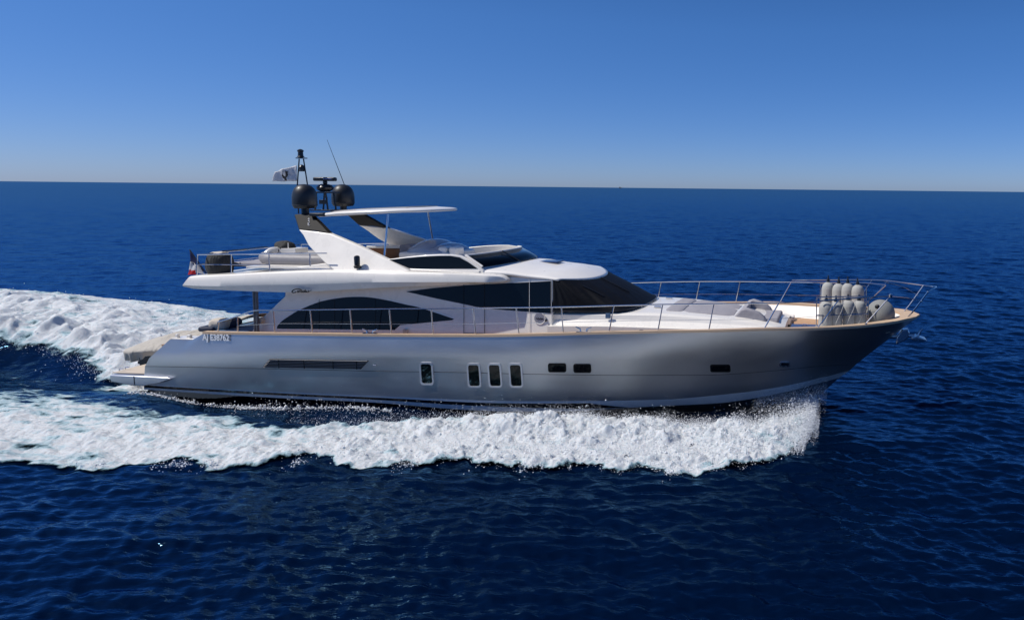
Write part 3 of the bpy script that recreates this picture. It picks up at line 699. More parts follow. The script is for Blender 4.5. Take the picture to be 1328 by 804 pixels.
# ---- radar arch
def leg_pts(P, ya, yb, off=0):                           # plane through y=ya at low z .. yb at high z
    z0, z1 = 3.95, 5.75; b_ = (yb-ya)/(z1-z0); a_ = ya-b_*z0
    return [at(x, y, a_-off, b_) for x, y in P]
LEGW = [(387.2, 297.8), (393, 305), (400, 318.4), (411, 330.5), (422, 341.5), (437, 353), (531, 352), (530, 350.3), (499, 334.6), (464.4, 318.4), (427.2, 302.7)]
LEGD = [(381.3, 278.5), (401, 276.6), (413, 288), (427.2, 302.7), (407, 299.5), (387.2, 297.8)]
for s in (1, -1):
    m = np.array([1, s, 1]); th = np.array([0, .17*s, 0])
    a = [p*m for p in leg_pts(LEGW, -2.34, -1.30)]; lw = MB().two(a, [p+th for p in a]).build('radar_arch_leg', M_WHITE, yacht, bevel=.03)
    a = [p*m for p in leg_pts(LEGD, -2.34, -1.30, .004)]; ld = MB().two(a, [p+th*1.03 for p in a]).build('dark_cap', M_DARK, lw, bevel=.025)
    if s == 1:
        b = MB()
        for P in ([(399.5, 284), (400.8, 283.2), (401.2, 285), (399.8, 286.4), (401.6, 287.6)], [(399.6, 289), (399.8, 292.4), (402, 292.2)], [(401.2, 288.6), (400.4, 290.4)]):
            b.tube(leg_pts(P, -2.34, -1.30, .014), .010, 5)
        b.build('leg_mark', M_LET, ld)
        c = leg_pts([(463, 338.5)], -2.34, -1.3, .20)[0]
        b = MB(); b.lathe(c-np.array([0, 0, .19]), [(.10, 0), (.105, .03), (.075, .05), (.08, .09), (.085, .30), (.07, .34), (.03, .36)], 16); b.box(c+np.array([0, .1, -.21]), (.16, .26, .04)); b.box(c+np.array([.02, .16, -.27]), (.10, .05, .14))
        b.build('side_light', M_BLK, lw)
    else:
        c = leg_pts([(388, 289)], -2.34, -1.3)[0]; c = np.array([c[0]+.25, -c[1]-.02, c[2]])
        MB().lathe(c, [(.15, 0), (.15, .03), (.12, .05)], 24, ax=(0, -1, 0)).build('speaker', M_GREY, ld)
# ---- hardtop
def ztop(x): return np.interp(x, [-7, -5.5, -3.5, -2.4], [5.66, 5.80, 5.90, 5.90])
tipx = at(590, 272.6, 0)[0]-.38; aftx = at(403, 282.3, -1.15)[0]
N = 56; outl = []
for k in range(N):
    a_ = 2*math.pi*k/N; c_, s_ = math.cos(a_), math.sin(a_)
    ex = math.copysign(abs(c_)**.42, c_); ey = math.copysign(abs(s_)**.42, s_)
    hw = 1.62 if ex > 0 else 1.62-.35*max(0, -ex-.35)/.65
    x_ = (tipx+aftx)/2+ex*(tipx-aftx)/2
    y_ = ey*hw*(1-.12*max(0, ex)**2)
    outl.append((x_, y_))
b = MB(); rings = []
cx = (tipx+aftx)/2
for sc_, dz in ((.985, -.055), (1, -.03), (1, .0), (.985, .03), (.93, .05), (.7, .085), (.35, .105), (.02, .11)):
    rings.append([(cx+(x-cx)*sc_, y*sc_, ztop(cx+(x-cx)*sc_)+dz+(.0)) for x, y in outl]+[(cx+(outl[0][0]-cx)*sc_, outl[0][1]*sc_, ztop(cx+(outl[0][0]-cx)*sc_)+dz)])
b.grid(rings); b.add(rings[0][:-1], [tuple(range(N))])
htop = b.build('hardtop', M_WHITE2, yacht, ang=50)
b = MB()
for y0 in (-.9, -.3, .3, .9):
    b.tube([(x, y0, ztop(x)+.105-.05*(y0/1.6)**2) for x in np.linspace(cx-1.3, cx+1.2, 8)], .018, 6)
for x0 in (cx-1.3, cx+1.2): b.tube([(x0, y, ztop(x0)+.105-.05*(y/1.6)**2) for y in (-.9, 0, .9)], .018, 6)
b.build('sunroof_track', M_GREYD, htop)
for (x0, y0, x1, y1, Y0, Y1) in ((503.4, 278, 498, 338, -1.45, -1.75), (554.5, 272, 562, 314, 1.35, 1.6)):
    MB().tube([at(x0, y0, Y0), at(x1, y1, Y1)], .028, 10).build('hardtop_post', M_STEEL, yacht)
# ---- mast group: crossbar, domes, radar, light mast, antenna
cr0 = leg_pts([(393, 279)], -2.34, -1.3)[0]
b = MB(); b.box((cr0[0]+.55, 0, cr0[2]+.02), (.50, 2.9, .10)); b.box((cr0[0]+.75, 0, cr0[2]+.07), (1.2, .5, .05))
cb = b.build('arch_crossbar', M_BLK, yacht, bevel=.02)
def dome(px, yt, yb, Y, r):
    t_, b_ = at(px, yt, Y), at(px, yb, Y); h = t_[2]-b_[2]
    prof = [(r*.30, -.16), (r*.30, 0), (r*.86, .02), (r*.93, .07), (r, .12)]+[(r, h*.48)]
    for a_ in np.linspace(0, math.pi/2*.98, 10)[1:]: prof.append((r*math.cos(a_)**.85, h*.48+h*.52*math.sin(a_)))
    bb_ = MB().lathe(b_, prof, 40); bb_.lathe(b_, [(r*.985, .10), (r*1.012, .115), (r*1.012, .13), (r*.985, .145)], 40)
    return bb_.build('satellite_dome', M_DOME, yacht)
dome(395.6, 239, 271, -1.05, .355); dome(445.3, 239.2, 268, .95, .355)
b = MB(); p = at(421.5, 243.5, 0); fz = at(421, 272.6, 0)[2]
b.lathe(p-np.array([0, 0, .13]), [(.14, 0), (.24, .06), (.26, .14), (.20, .22), (.10, .25)], 24)
for dx, dy in ((-.24, -.2), (.22, -.2), (-.24, .2), (.22, .2)): b.tube([(p[0]+dx*.7, dy, p[2]-.14), (p[0]+dx, dy, fz)], .03, 6)
b.box((p[0], 0, p[2]-.16), (.75, .42, .05)); b.box((p[0]+.04, -.2, p[2]-.48), (.16, .14, .14)); b.tube([(p[0]+.12, -.2, p[2]-.32), (p[0]+.2, -.2, p[2]-.32), (p[0]+.2, -.2, p[2]-.5)], .02, 6)
b.box((p[0], 0, fz), (.8, .5, .04))
rd = b.build('radar_pedestal', M_BLK, yacht, bevel=.008)
q = at(421.5, 233.8, 0)
b = MB(); b.lathe(q-np.array([0, 0, .14]), [(.07, 0), (.07, .12)], 12); b.box(q+np.array([0, 0, .03]), (.78, .16, .13)); b.build('radar_scanner', M_BLK, rd, bevel=.04)
b = MB()
for k in range(6): b.box(q+np.array([.02+k*.05, -.083, .045]), (.032, .004, .035))
b.build('scanner_lettering', mat('pale_blue_mark', (.16, .22, .5), .5), rd)
mY = -.35
b = MB(); j0, j1 = at(388, 206.4, mY), at(393.6, 206.4, mY)
for (xa, ya, xb, yb, Y2) in ((388, 206.4, 385.6, 240, mY), (393.6, 206.4, 398.8, 240, mY)):
    bt_ = at(xb, yb, Y2); b.tube([at(xa, ya, mY), bt_, (bt_[0], bt_[1], cr0[2])], .020, 8)
b.tube([at(387, 222, mY), at(396, 222, mY)], .018, 6); b.box(at(391, 205.4, mY), (.30, .16, .03))
mast = b.build('light_mast', M_BLK, yacht)
b = MB(); c = at(390, 204.6, mY); b.lathe(c, [(.06, 0), (.12, .02), (.085, .05), (.075, .18), (.095, .20), (.095, .24), (.05, .27), (.02, .28)], 16); b.build('masthead_light', M_BLK, mast)
b = MB(); c = at(391.6, 221.2, mY); b.lathe(c, [(.09, 0), (.09, .12), (.06, .16), (.02, .19)], 16); b.build('steaming_light', M_BLK, mast)
aw0, aw1 = at(449, 246, .95), at(424.2, 181.6, .95)
MB().tube([aw0, rnd(aw0, aw1, .5), aw1], [.014, .010, .006], 6).build('whip_antenna', M_BLK, yacht)
# ---- flybridge: windscreen, cabinet, seats, console
b = MB(); f0 = at(625.5, 347.6, -1.98); g0 = at(602, 332.2, -1.98)
lo, hi = [], []
for yn in np.linspace(-1, 1, 41):
    bul = (1-abs(yn)**2.6)
    lo.append(np.array([f0[0]+.62*bul, yn*1.98, f0[2]+.03+.08*bul])); hi.append(np.array([g0[0]+.62*bul, yn*1.90, g0[2]-.0+.05*bul]))
L = [lo, [rnd(a_, c_, .5) for a_, c_ in zip(lo, hi)], hi]
scn = MB().grid(L).build('flybridge_windscreen', M_GLASS, yacht, ang=80); sd = scn.modifiers.new('t', 'SOLIDIFY'); sd.thickness = .025
MB().tube([p+np.array([-.01, 0, .012]) for p in hi], .028, 8).build('frame', M_WHITE2, scn)
MB().tube([lo[0]+np.array([0, 0, .01]), hi[0]+np.array([0, 0, .02])], .04, 8).build('frame', M_WHITE2, scn)
MB().tube([lo[-1], hi[-1]], .04, 8).build('frame', M_WHITE2, scn)
k = 13; MB().tube([lo[k]+np.array([.02, 0, .02]), hi[k]+np.array([.02, 0, .02])], .02, 6).build('screen_post', M_BLK, scn)
fl0 = FZ+.02
b = MB(); b.box((-4.4, 0, fl0+.02), (7.6, 4.3, .05)); b.build('flybridge_floor', M_WHITE2, yacht)
c0, c1 = at(479, 322, 1.0), at(523.5, 334, 1.0)
MB().box(((c0[0]+c1[0])/2, 1.25, (fl0+c0[2])/2), (c1[0]-c0[0], .5, c0[2]-fl0)).build('bar_cabinet', M_CAB, yacht, bevel=.015)
MB().box(((c0[0]+c1[0])/2+.05, 1.25, c0[2]+.05), (c1[0]-c0[0]+.25, .62, .08)).build('bar_top', M_WHITE2, yacht, bevel=.02)
s0, s1 = at(524, 317, 1.0), at(540, 331, 1.0)
MB().box(((s0[0]+s1[0])/2, 1.2, (fl0+s0[2])/2), (s1[0]-s0[0], 1.0, s0[2]-fl0)).build('helm_bench', M_GREY, yacht, bevel=.05)
h0, h1 = at(541, 322, .2), at(600, 330, .2)
MB().box(((h0[0]+h1[0])/2, .1, (fl0+h0[2]-.05)/2), (h1[0]-h0[0], 2.0, h0[2]-.05-fl0)).build('helm_console', M_WHITE, yacht, bevel=.06)
b = MB(); rows = []
for u in np.linspace(0, 1, 14):
    x = h0[0]+.25+(h1[0]-h0[0]-.35)*u; hh = (.12+.34*math.sin(math.pi*min(1, u*1.25+.12))**.8) if u < .62 else .34*(1-((u-.62)/.38)**3)*.98
    rows.append([(x, .15+1.0*math.cos(t), h0[2]-.12+max(hh, .03)*math.sin(t)**.7) for t in np.linspace(0, math.pi, 18)])
b.grid(rows); b.add(rows[-1], [tuple(range(18))]); b.add(rows[0], [tuple(range(18))]); b.build('console_cover', M_ACR, yacht, ang=50)
b = MB(); b.lathe(at(556, 321.5, .6), [(.17, -.02), (.19, 0), (.17, .02)], 24, ax=(1, 0, .5)); b.build('steering_wheel', M_BLK, yacht)
# seats behind helm (white moulded backs)
for px in (578, 592):
    c = at(px, 326, -.5); MB().box(c, (.30, .5, .32)).build('seat_back', M_WHITE2, yacht, bevel=.08)
# ---- aft flybridge rail and bench
b = MB()
ry = -2.28
for s in (1, -1):
    m = np.array([1, s, 1])
    tp = [at(*p, ry)*m for p in ((256, 330.3), (300, 329.8), (347, 329.4), (405, 328.8), (424, 328.6))]
    md = [at(*p, ry)*m for p in ((254.5, 343.2), (300, 343.4), (349, 343.6))]
    b.tube(tp, .020, 8); b.tube(md, .012, 6)
    for x0, y0, x1, y1 in ((256, 330.3, 255.3, 357), (299.6, 330, 300, 355), (349, 329.4, 350, 351.5), (402, 328.8, 402.5, 345)): b.tube([at(x0, y0, ry)*m, at(x1, y1, ry)*m], .018, 8)
a_ = at(256, 330.3, ry); c_ = at(254.5, 343.2, ry)
b.tube([a_, a_*np.array([1, -1, 1])], .02, 8); b.tube([c_, c_*np.array([1, -1, 1])], .012, 6)
b.build('flybridge_railing', M_STEEL, yacht)
b0, b1 = at(301, 342.5, -1.3), at(344, 352, -1.3)
b = MB(); b.box(((b0[0]+b1[0])/2, -.2, (b0[2]+fl0)/2-.02), (b1[0]-b0[0], 2.4, b0[2]-fl0-.1)); b.build('bench_base', M_GREYD, yacht, bevel=.03)
b = MB()
for k in range(3): b.box(((b0[0]+b1[0])/2+.02, -1.0+.8*k, b0[2]+.01), (b1[0]-b0[0], .78, .12))
b.build('bench_cushion', M_GREY, yacht, bevel=.04)
# ---- bow: sunpad, sofa
x0, x1 = at(862, 406, -1.3)[0], at(950, 412, -1.2)[0]
pads = MB()
for k in range(2):
    xa = x0+(x1-x0)*(.0 if k == 0 else .26); xb = x0+(x1-x0)*(.25 if k == 0 else 1)
    for j in range(2):
        ya, yb = (-1.28, -.01) if j == 0 else (.01, 1.28)
        top_, bot_ = [], []
        for x in np.linspace(xa, xb, 8):
            kk = 1-.16*(x-x0)/(x1-x0); top_.append([(x, y*kk, ztrunk(x, y*kk)+.05-.04*(1 if q in (0, 8) else 0)) for q, y in enumerate(np.linspace(ya, yb, 9))]); bot_.append([(x, ya*kk if q == 0 else yb*kk, ztrunk(x, ya)-.05) for q in range(2)])
        top_[0] = [(p[0], p[1], p[2]-.04) for p in top_[0]]; top_[-1] = [(p[0], p[1], p[2]-.04) for p in top_[-1]]
        pads.grid(top_); 
        for side in (0, -1): pads.grid([[r_[side] for r_ in top_], [(r_[side][0], r_[side][1], r_[side][2]-.12) for r_ in top_]])
        for row in (top_[0], top_[-1]): pads.grid([row, [(p[0], p[1], p[2]-.12) for p in row]])
pads.build('sunpad', M_GREY, yacht, ang=50)
def wing(Y, th, P):
    a = [at(x, y, Y) for x, y in P]; return a, [p+np.array([0, th, 0]) for p in a]
NW = [(948.5, 414), (955, 407.5), (960.5, 401.8), (967, 400), (976, 402.6), (984.5, 406), (991, 411.6), (994.5, 418)]
a, c = wing(-1.08, .26, NW)
sofa = MB().two(a, c).build('bow_sofa', M_GREY, yacht, bevel=.05)
a2 = [p+np.array([0, 1.9, 0]) for p in a]; c2 = [p+np.array([0, 1.9, 0]) for p in c]
MB().two(a2, c2).build('sofa_wing', M_GREY, sofa, bevel=.05)
bk0 = at(955, 408, -1.0); bk1 = at(972, 404, -1)
MB().two([a[0]+np.array([.02, .1, .02]), a[1]+np.array([.02, .1, 0]), a[2]+np.array([.02, .1, -.03]), a[3]+np.array([-.03, .1, -.04]), a[7]+np.array([-.75, .1, 0])], [p+np.array([0, 1.9, 0]) for p in [a[0]+np.array([.02, .1, .02]), a[1]+np.array([.02, .1, 0]), a[2]+np.array([.02, .1, -.03]), a[3]+np.array([-.03, .1, -.04]), a[7]+np.array([-.75, .1, 0])]]).build('sofa_back', M_GREY, sofa, bevel=.04)
sx0, sx1 = at(982, 404, -.7)[0], at(1008, 410, -.7)[0]; sz = at(990, 402.5, -.3)[2]-.16; dz_ = 2.2
MB().box(((sx0+sx1)/2-.1, 0, (sz+dz_)/2), (sx1-sx0+.3, 1.7, sz-dz_)).build('sofa_seat', M_GREY, sofa, bevel=.07)
MB().box(((sx0+sx1)/2+.28, 0, (sz+dz_)/2-.12), (.5, 1.9, sz-dz_-.16)).build('sofa_front', M_GREYD, sofa, bevel=.06)
p = at(1022, 412, 1.5); MB().box((p[0], 1.55, p[2]-.1), (.45, .5, .35)).build('deck_locker', M_WHITE2, yacht, bevel=.05)
p0, p1 = at(1023, 419, -1.2), at(1060, 425, -1.2)
dzk = float(np.interp(p0[0], di[:, 0], di[:, 2]))
b = MB(); b.box(((p0[0]+p1[0])/2, -.25, dzk+.08), (p1[0]-p0[0], .62, .10)); htc = b.build('foredeck_hatch', M_NAVYB, yacht, bevel=.01)
MB().box(((p0[0]+p1[0])/2, -.25, dzk+.15), (.16, .14, .06)).build('hatch_handle', M_STEEL, htc, bevel=.01)
# fender racks on both sides of the bow
FX = [at(x, 405, -1.95)[0] for x in (1069.5, 1085, 1100, 1116)]
for s in (-1, 1):
    b = MB(); zt = at(1090, 387.5, -1.9)[2]
    yr = s*1.95
    def rb_(x): return s*(min(1.62, deck_hw(x)-.27)+.25)
    for z in (zt, zt-.55): b.tube([(FX[0]-.25, rb_(FX[0]), z), (FX[3]+.25, rb_(FX[3]), z)], .018, 6)
    for xx in (FX[0]-.25, FX[1]+.18, FX[3]+.25): b.tube([(xx, rb_(xx)+.0, zt), (xx, rb_(xx), 2.3)], .016, 6)
    b.build('fender_rack', M_STEEL, yacht)
# ------------------------------------------------------------------ loose things on board
FEND = 'tall cylindrical fenders racked upright at the bow'
def fender(loc, r, h, label):
    root = tag(empty('fender', loc), label, 'fender', FEND)
    prof = [(r*.25, 0), (r*.8, .03), (r, .12), (r*1.0, .5*h), (r, h*.78), (r*.95, h*.86), (r*.80, h*.93), (r*.52, h*.975), (r*.25, h)]
    P_ = catmull([(a_, 0, z) for a_, z in prof], 40)
    o = MB().lathe((0, 0, 0), [(max(p[0], .01), p[2]) for p in P_], 28).build('fender_cover', M_FEND, root, ang=80)
    MB().lathe((0, 0, 0), [(r*.3, h-.02), (r*.26, h+.06), (r*.12, h+.10), (r*.10, h+.17)], 12).build('fender_eye', M_BLK, root)
    return root
zt_n = at(1090, 388.5, -1.4)[2]+.04
order = ['aftmost', 'second from aft', 'third from aft', 'foremost']
first = None
for s, row in ((-1, 'near'), (1, 'far')):
    for i, x in enumerate(FX):
        yy = s*min(1.62, deck_hw(x)-.27)
        dz_ = float(np.interp(x, di[:, 0], di[:, 2]))
        lab = f'{order[i]} grey fender in the ' + ('front row of four at the bow rail' if s < 0 else 'back row of four, behind the nearer bow fenders')
        H_ = (zt_n-dz_-.10+(.24 if s > 0 else 0))*(1, .985, 1.01, .99)[i]
        if first is None:
            first = fender((0, 0, 0), .216, 1.0, lab); root = first
        else:
            root = first.copy(); COL.objects.link(root)
            for c in list(first.children):
                d = c.copy(); COL.objects.link(d); d.parent = root
        root.location = (x, yy, dz_); root.scale = (1, 1, H_/1.0); root.rotation_euler = (R(random.uniform(-2, 2)), R(random.uniform(-2, 2)), random.uniform(0, 6))
        root['label'] = lab
        root['group'] = FEND; root['category'] = 'fender'
# lashing ropes over the fenders
b = MB()
for i, x in enumerate(FX):
    yy = -min(1.62, deck_hw(x)-.27)-.24; b.tube(catmull([(x+.22, yy, zt_n-.10), (x+.15, yy-.03, zt_n-.35), (x-.02, yy-.03, zt_n-.75), (x-.12, yy, zt_n-1.1)], 14), .008, 6)
tag(b.build('lashing_rope', M_ROPE, None), 'thin pale ropes lashed slantwise across the near row of bow fenders', 'rope')
# big round fender
c = at(1143, 406, -1.05); r_ = .45
dz_ = float(np.interp(c[0], di[:, 0], di[:, 2]))
root = tag(empty('ball_fender', (c[0], -.62, dz_)), 'big round grey fender with a black eye, foremost on the bow deck', 'fender')
zc = at(1140, 388.6, -.62)[2]-dz_-r_
pf = [(max(.02, r_*math.sin(t)), zc-r_*math.cos(t)*1.0) for t in np.linspace(.05, math.pi-.05, 28)]
MB().lathe((0, 0, 0), [(.2, 0), (.36, .03)]+[p for p in pf if p[1] > .1], 36).build('fender_cover', M_FEND_SHADED, root, ang=80)
MB().lathe((-.12, -.30, zc+.26), [(.075, 0), (.075, .04), (.05, .07), (.03, .12)], 14, ax=(-.2, -.75, .6)).build('fender_eye', M_BLK, root)
# anchor at the stem
root = tag(empty('anchor', (0, 0, 0)), 'stainless steel anchor hanging from its pocket at the tip of the bow', 'anchor')
A = lambda px, py, Y=0: at(px, py, Y)
b = MB(); b.tube([A(1150, 437), A(1172, 436), A(1186, 435.5)], [.06, .055, .05], 8); b.build('shank', M_STEEL, root)
for s in (-1, 1):
    P_ = [(1181, 436), (1188, 434.5), (1199, 438.5), (1202, 440.5), (1190, 440.5), (1182, 439.5)]
    a = [A(x, y, s*.05) for x, y in P_]; MB().prism(a, (0, s*.22, 0)).build('fluke', M_STEEL, root, bevel=.03)
b = MB(); b.tube([A(1190, 436), A(1193.5, 429.5), A(1196.5, 426.5)], [.05, .04, .02], 8); b.build('fluke_tip', M_STEEL, root)
rebase(root, A(1150, 437))
a = [A(x, y, -.16) for x, y in ((1163, 437), (1170, 428), (1178, 427), (1180, 432), (1178, 438), (1172, 443), (1162, 446.5))]
MB().prism(a, (0, .32, 0)).build('anchor_pocket', M_STEEL, yacht, bevel=.03)
# flags
def cloth(name, quad, m, parent, n=24, k=10, amp=.05, fq=9, yv=1):
    (p0, p1, p2, p3) = quad; rows = []
    for i in range(k+1):
        v = i/k; row = []
        for j in range(n+1):
            u = j/n; p = (p0*(1-u)+p1*u)*(1-v)+(p3*(1-u)+p2*u)*v
            row.append(p+np.array([0, amp*math.sin(fq*u+2.2*v)*u**.6*yv, .25*amp*math.sin(fq*1.3*u+4*v)*u]))
        rows.append(row)
    o = MB().grid(rows).build(name, m, parent, ang=80); s_ = o.modifiers.new('t', 'SOLIDIFY'); s_.thickness = .006; return o, rows
fl = tag(empty('flag', at(385.5, 235, mY)), 'white flag with a black head in profile flying from the light mast', 'flag')
o, rows = cloth('flag_cloth', (at(385, 214.5, mY), at(355.5, 222.5, mY-.2), at(355.5, 235.8, mY-.2), at(385, 235, mY)), M_FLAGW, None, amp=.07)
o.parent = fl; o.location = -Vector(fl.location)
def onflag(u, v, off):
    i, j = v*10, u*24; i0, j0 = min(int(i), 9), min(int(j), 23); a_, b_ = i-i0, j-j0
    p = (rows[i0][j0]*(1-b_)+rows[i0][j0+1]*b_)*(1-a_)+(rows[i0+1][j0]*(1-b_)+rows[i0+1][j0+1]*b_)*a_
    return p+np.array([0, off, 0])
prof_ = [(.36, .30), (.46, .20), (.58, .20), (.66, .32), (.67, .42), (.71, .52), (.67, .56), (.67, .64), (.64, .72), (.58, .76), (.56, .92), (.42, .94), (.44, .78), (.37, .66), (.34, .48)]
a = [onflag(u, v, -.012) for u, v in prof_]; b_ = [onflag(u, v, .012) for u, v in prof_]
e_ = MB().two(a, b_).build('head_emblem', M_FLAGK, fl); e_.location = -Vector(fl.location)
a = [onflag(u, v, -.018) for u, v in ((.35, .36), (.66, .30), (.67, .37), (.35, .46), (.28, .56), (.27, .50))]; b_ = [p+np.array([0, .036, 0]) for p in a]
e_ = MB().two(a, b_).build('headband', M_FLAGW, fl); e_.location = -Vector(fl.location)
fY = -1.9
fr = tag(empty('ensign', at(266, 352, fY)), 'blue white and red ensign drooping from its staff at the aft flybridge rail', 'flag')
ploc = Vector(fr.location)
def flagpart(nm, quad, m, amp=.04):
    o, _ = cloth(nm, [np.array(q_) for q_ in quad], m, None, n=10, k=10, amp=amp, fq=6); o.parent = fr; o.location = -ploc
P0, P1 = at(246, 325.2, fY), at(265.5, 352, fY)
pole = MB().tube([P0+np.array([0, 0, .03]), P1, P1+np.array([.08, 0, -.15])], .018, 8).build('flag_staff', M_NAVY, fr); pole.location = -ploc
Z_ = lambda x, y, Y=0: at(x, y, fY+Y)
flagpart('blue_band', (P0, P1, Z_(262, 352, -.05), Z_(247, 340, -.08)), M_FB)
flagpart('white_band', (Z_(247, 339.5, -.09), Z_(258, 344, -.07), Z_(263, 356, -.05), Z_(245, 350, -.10)), M_FW, .06)
flagpart('red_band', (Z_(246, 349.5, -.1), Z_(253.5, 351, -.12), Z_(253, 356, -.12), Z_(243.6, 356.5, -.12)), M_FR, .03)
# dinghy on the flybridge
root = tag(empty('inflatable_dinghy', (0, 0, 0)), 'grey inflatable dinghy lying on the aft flybridge deck behind the arch', 'dinghy')
Y1, Y2 = -1.35, .25; zc = at(390, 337.5, Y1)[2]; xa, xb = at(342, 337, Y1)[0], at(436, 337, Y1)[0]
tr = .19
b = MB(); b.tube(catmull([(xa-.15, Y1+.25, zc+.06), (xa+.1, Y1+.05, zc+.02), (xa+.5, Y1, zc), (xb, Y1, zc)], 24), [.10, .14]+[tr]*22, 20); b.tube(catmull([(xa-.15, Y2-.25, zc+.06), (xa+.1, Y2-.05, zc+.02), (xa+.5, Y2, zc), (xb, Y2, zc)], 24), [.10, .14]+[tr]*22, 20)
b.build('side_tube', M_RIB, root)
b = MB(); b.box(((xa+xb)/2, (Y1+Y2)/2, zc-.1), (xb-xa-.1, Y2-Y1, .14)); b.tube(catmull([(xa-.08, Y1+.1, zc+.02), (xa-.02, Y1+.3, zc+.24), (xa, (Y1+Y2)/2, zc+.26), (xa-.02, Y2-.3, zc+.24), (xa-.08, Y2-.1, zc+.02)], 20), .10, 10); b.build('dinghy_hull', M_WHITE2, root)
b = MB(); b.box((at(378, 330, -.5)[0], -.5, zc+.24), (.75, .6, .16)); b.tube([(at(380, 330, -.5)[0], -.7, zc+.2), (at(380, 330, -.5)[0], -.7, zc+.5)], .015); b.build('dinghy_console', M_WHITE2, root, bevel=.04)
MB().box((xb-.9, -.5, zc+.34), (.3, .5, .24)).build('dinghy_motor', M_BLK, root, bevel=.04)
for px in (350, 420): pass
for xx in (xa+.4, xb-.5): MB().box((xx, (Y1+Y2)/2, (fl0+zc-.15)/2), (.12, 1.3, zc-.15-fl0)).build('chock', M_BLK, root)
rebase(root, ((xa+xb)/2, (Y1+Y2)/2, fl0+.045))
def blob(name, c, rx, ry, rz, m, parent, seed, amp=.12, fold=0):
    v, f = [], []; nu, nv = 32, 18
    for i in range(nv+1):
        t = math.pi*i/nv
        for j in range(nu):
            p_ = 2*math.pi*j/nu; d = 1+amp*math.sin(3*p_+seed+2*t)*math.sin(t)+amp*.6*math.sin(7*p_-seed+5*t)*math.sin(t)+fold*math.sin(14*p_+3*math.sin(t*2))*math.sin(t)
            v.append((c[0]+rx*d*math.sin(t)*math.cos(p_), c[1]+ry*d*math.sin(t)*math.sin(p_), c[2]+rz*d*math.cos(t)))
    for i in range(nv):
        for j in range(nu): f.append((i*nu+j, i*nu+(j+1) % nu, (i+1)*nu+(j+1) % nu, (i+1)*nu+j))
    return mesh(name, v, f, m, parent, ang=80)
c = at(369.5, 321.5, -.5); o = blob('console_cover', (0, 0, 0), .32, .28, .26, M_COVD, None, 2, .10, .05); o.location = c+np.array([0, 0, -.02]); tag(o, 'crumpled dark cloth cover bundled on top of the grey dinghy', 'cover')
# covered drum on the aft flybridge deck
c = at(285, 342.5, -1.75); rz_ = at(285, 329.5, -1.75)[2]-c[2]
v = []; f = []; rows = []
for t_, rr_ in ((-1, .74), (-.92, .86), (-.6, .97), (-.2, 1.0), (.25, .98), (.6, .93), (.88, .84), (1.0, .70), (1.03, .3), (1.05, .02)):
    rows.append([(.375*rr_*(1+.025*math.sin(9*a_+3*t_)+.015*math.sin(17*a_))*math.cos(a_), .375*rr_*(1+.025*math.sin(9*a_+3*t_))*math.sin(a_), rz_*(1+t_)) for a_ in np.linspace(0, 2*math.pi, 49)])
o = MB().grid(rows).build('covered_barbecue', M_COVD, None, ang=80); tag(o, 'round dark grey cloth covered drum standing behind the aft flybridge rail', 'covered equipment')
o.location = c-np.array([0, 0, rz_]); dr = o
d2 = blob('loose_cloth', (0, 0, 2*rz_+.03), .22, .2, .05, M_BEIGE, dr, 1, .15, .05)
MB().tube(catmull([at(288, 326, -1.7), at(310, 324, -1.0), at(335, 321, .8), at(347, 320, 1.5)], 20), .018, 6).build('rolled_awning_pole', M_BLK, None)
tag(bpy.data.objects['rolled_awning_pole'], 'thin dark pole leaning from the covered drum over the flybridge rail', 'pole')
# covered tender on the swim platform
root = tag(empty('covered_tender', (0, 0, 0)), 'tender wrapped in a beige cloth cover, resting above the swim platform at the stern', 'tender')
rows = []; nC = 46; y0 = -1.5
xt = at(159, 461, y0)[0]-.22; xc = xt+1.0
for t_ in np.linspace(0, 1, 34):
    X = xt+2.1*t_; hw = 1.25*min(1, .80+.9*t_); ze = 1.11+.20*t_; zr = max(ze+.03, 1.18+.40*min(1, t_*1.9)**.7); row = []
    for k_ in range(nC+1):
        v = -1+2*k_/nC; av = abs(v); sg = -1 if v < 0 else 1
        if av > .72:                                       # hanging skirt with pleats
            q_ = (av-.72)/.28; pl = .045*math.sin(15*t_*2+2*q_)*q_+.025*math.sin(37*t_+q_)*q_
            y_, z_ = hw*(1-.10*q_)+pl, ze-.06-.36*q_*(.85+.15*math.sin(9*t_))
        else:                                              # taut top
            q_ = av/.72; y_ = hw*q_; z_ = zr-(zr-ze)*q_**1.6-.06*max(0, (q_-.8)/.2)**2+.018*math.sin(13*t_+5*q_)*(1-q_)
        row.append((X+.03*math.sin(3*v), y0+1.25+sg*y_, z_))
    rows.append(row)
b = MB(); b.grid(rows); b.add(rows[0], [tuple(range(nC+1))]); b.add(rows[-1], [tuple(range(nC+1))])
b.build('tender_cover', M_CLOTH, root, ang=70)
b = MB(); p = at(189, 468, -1.3)
b.box((p[0], -1.3, p[2]), (.26, .22, .40)); b.tube([(p[0]-.12, -1.3, p[2]), (p[0]-.12, -1.3, .66)], .05, 8); b.box((p[0]-.12, -1.3, .72), (.25, .12, .1)); b.box((p[0]+.25, -1.3, p[2]+.1), (.3, .2, .2)); b.build('outboard_leg', M_BLK, root, bevel=.03)
for yy in (-1.0, -.3): MB().box((xc+.2, yy, .82), (.9, .12, .36)).build('cradle', M_BLK, root, bevel=.02)
rebase(root, (xc, 0, .65))
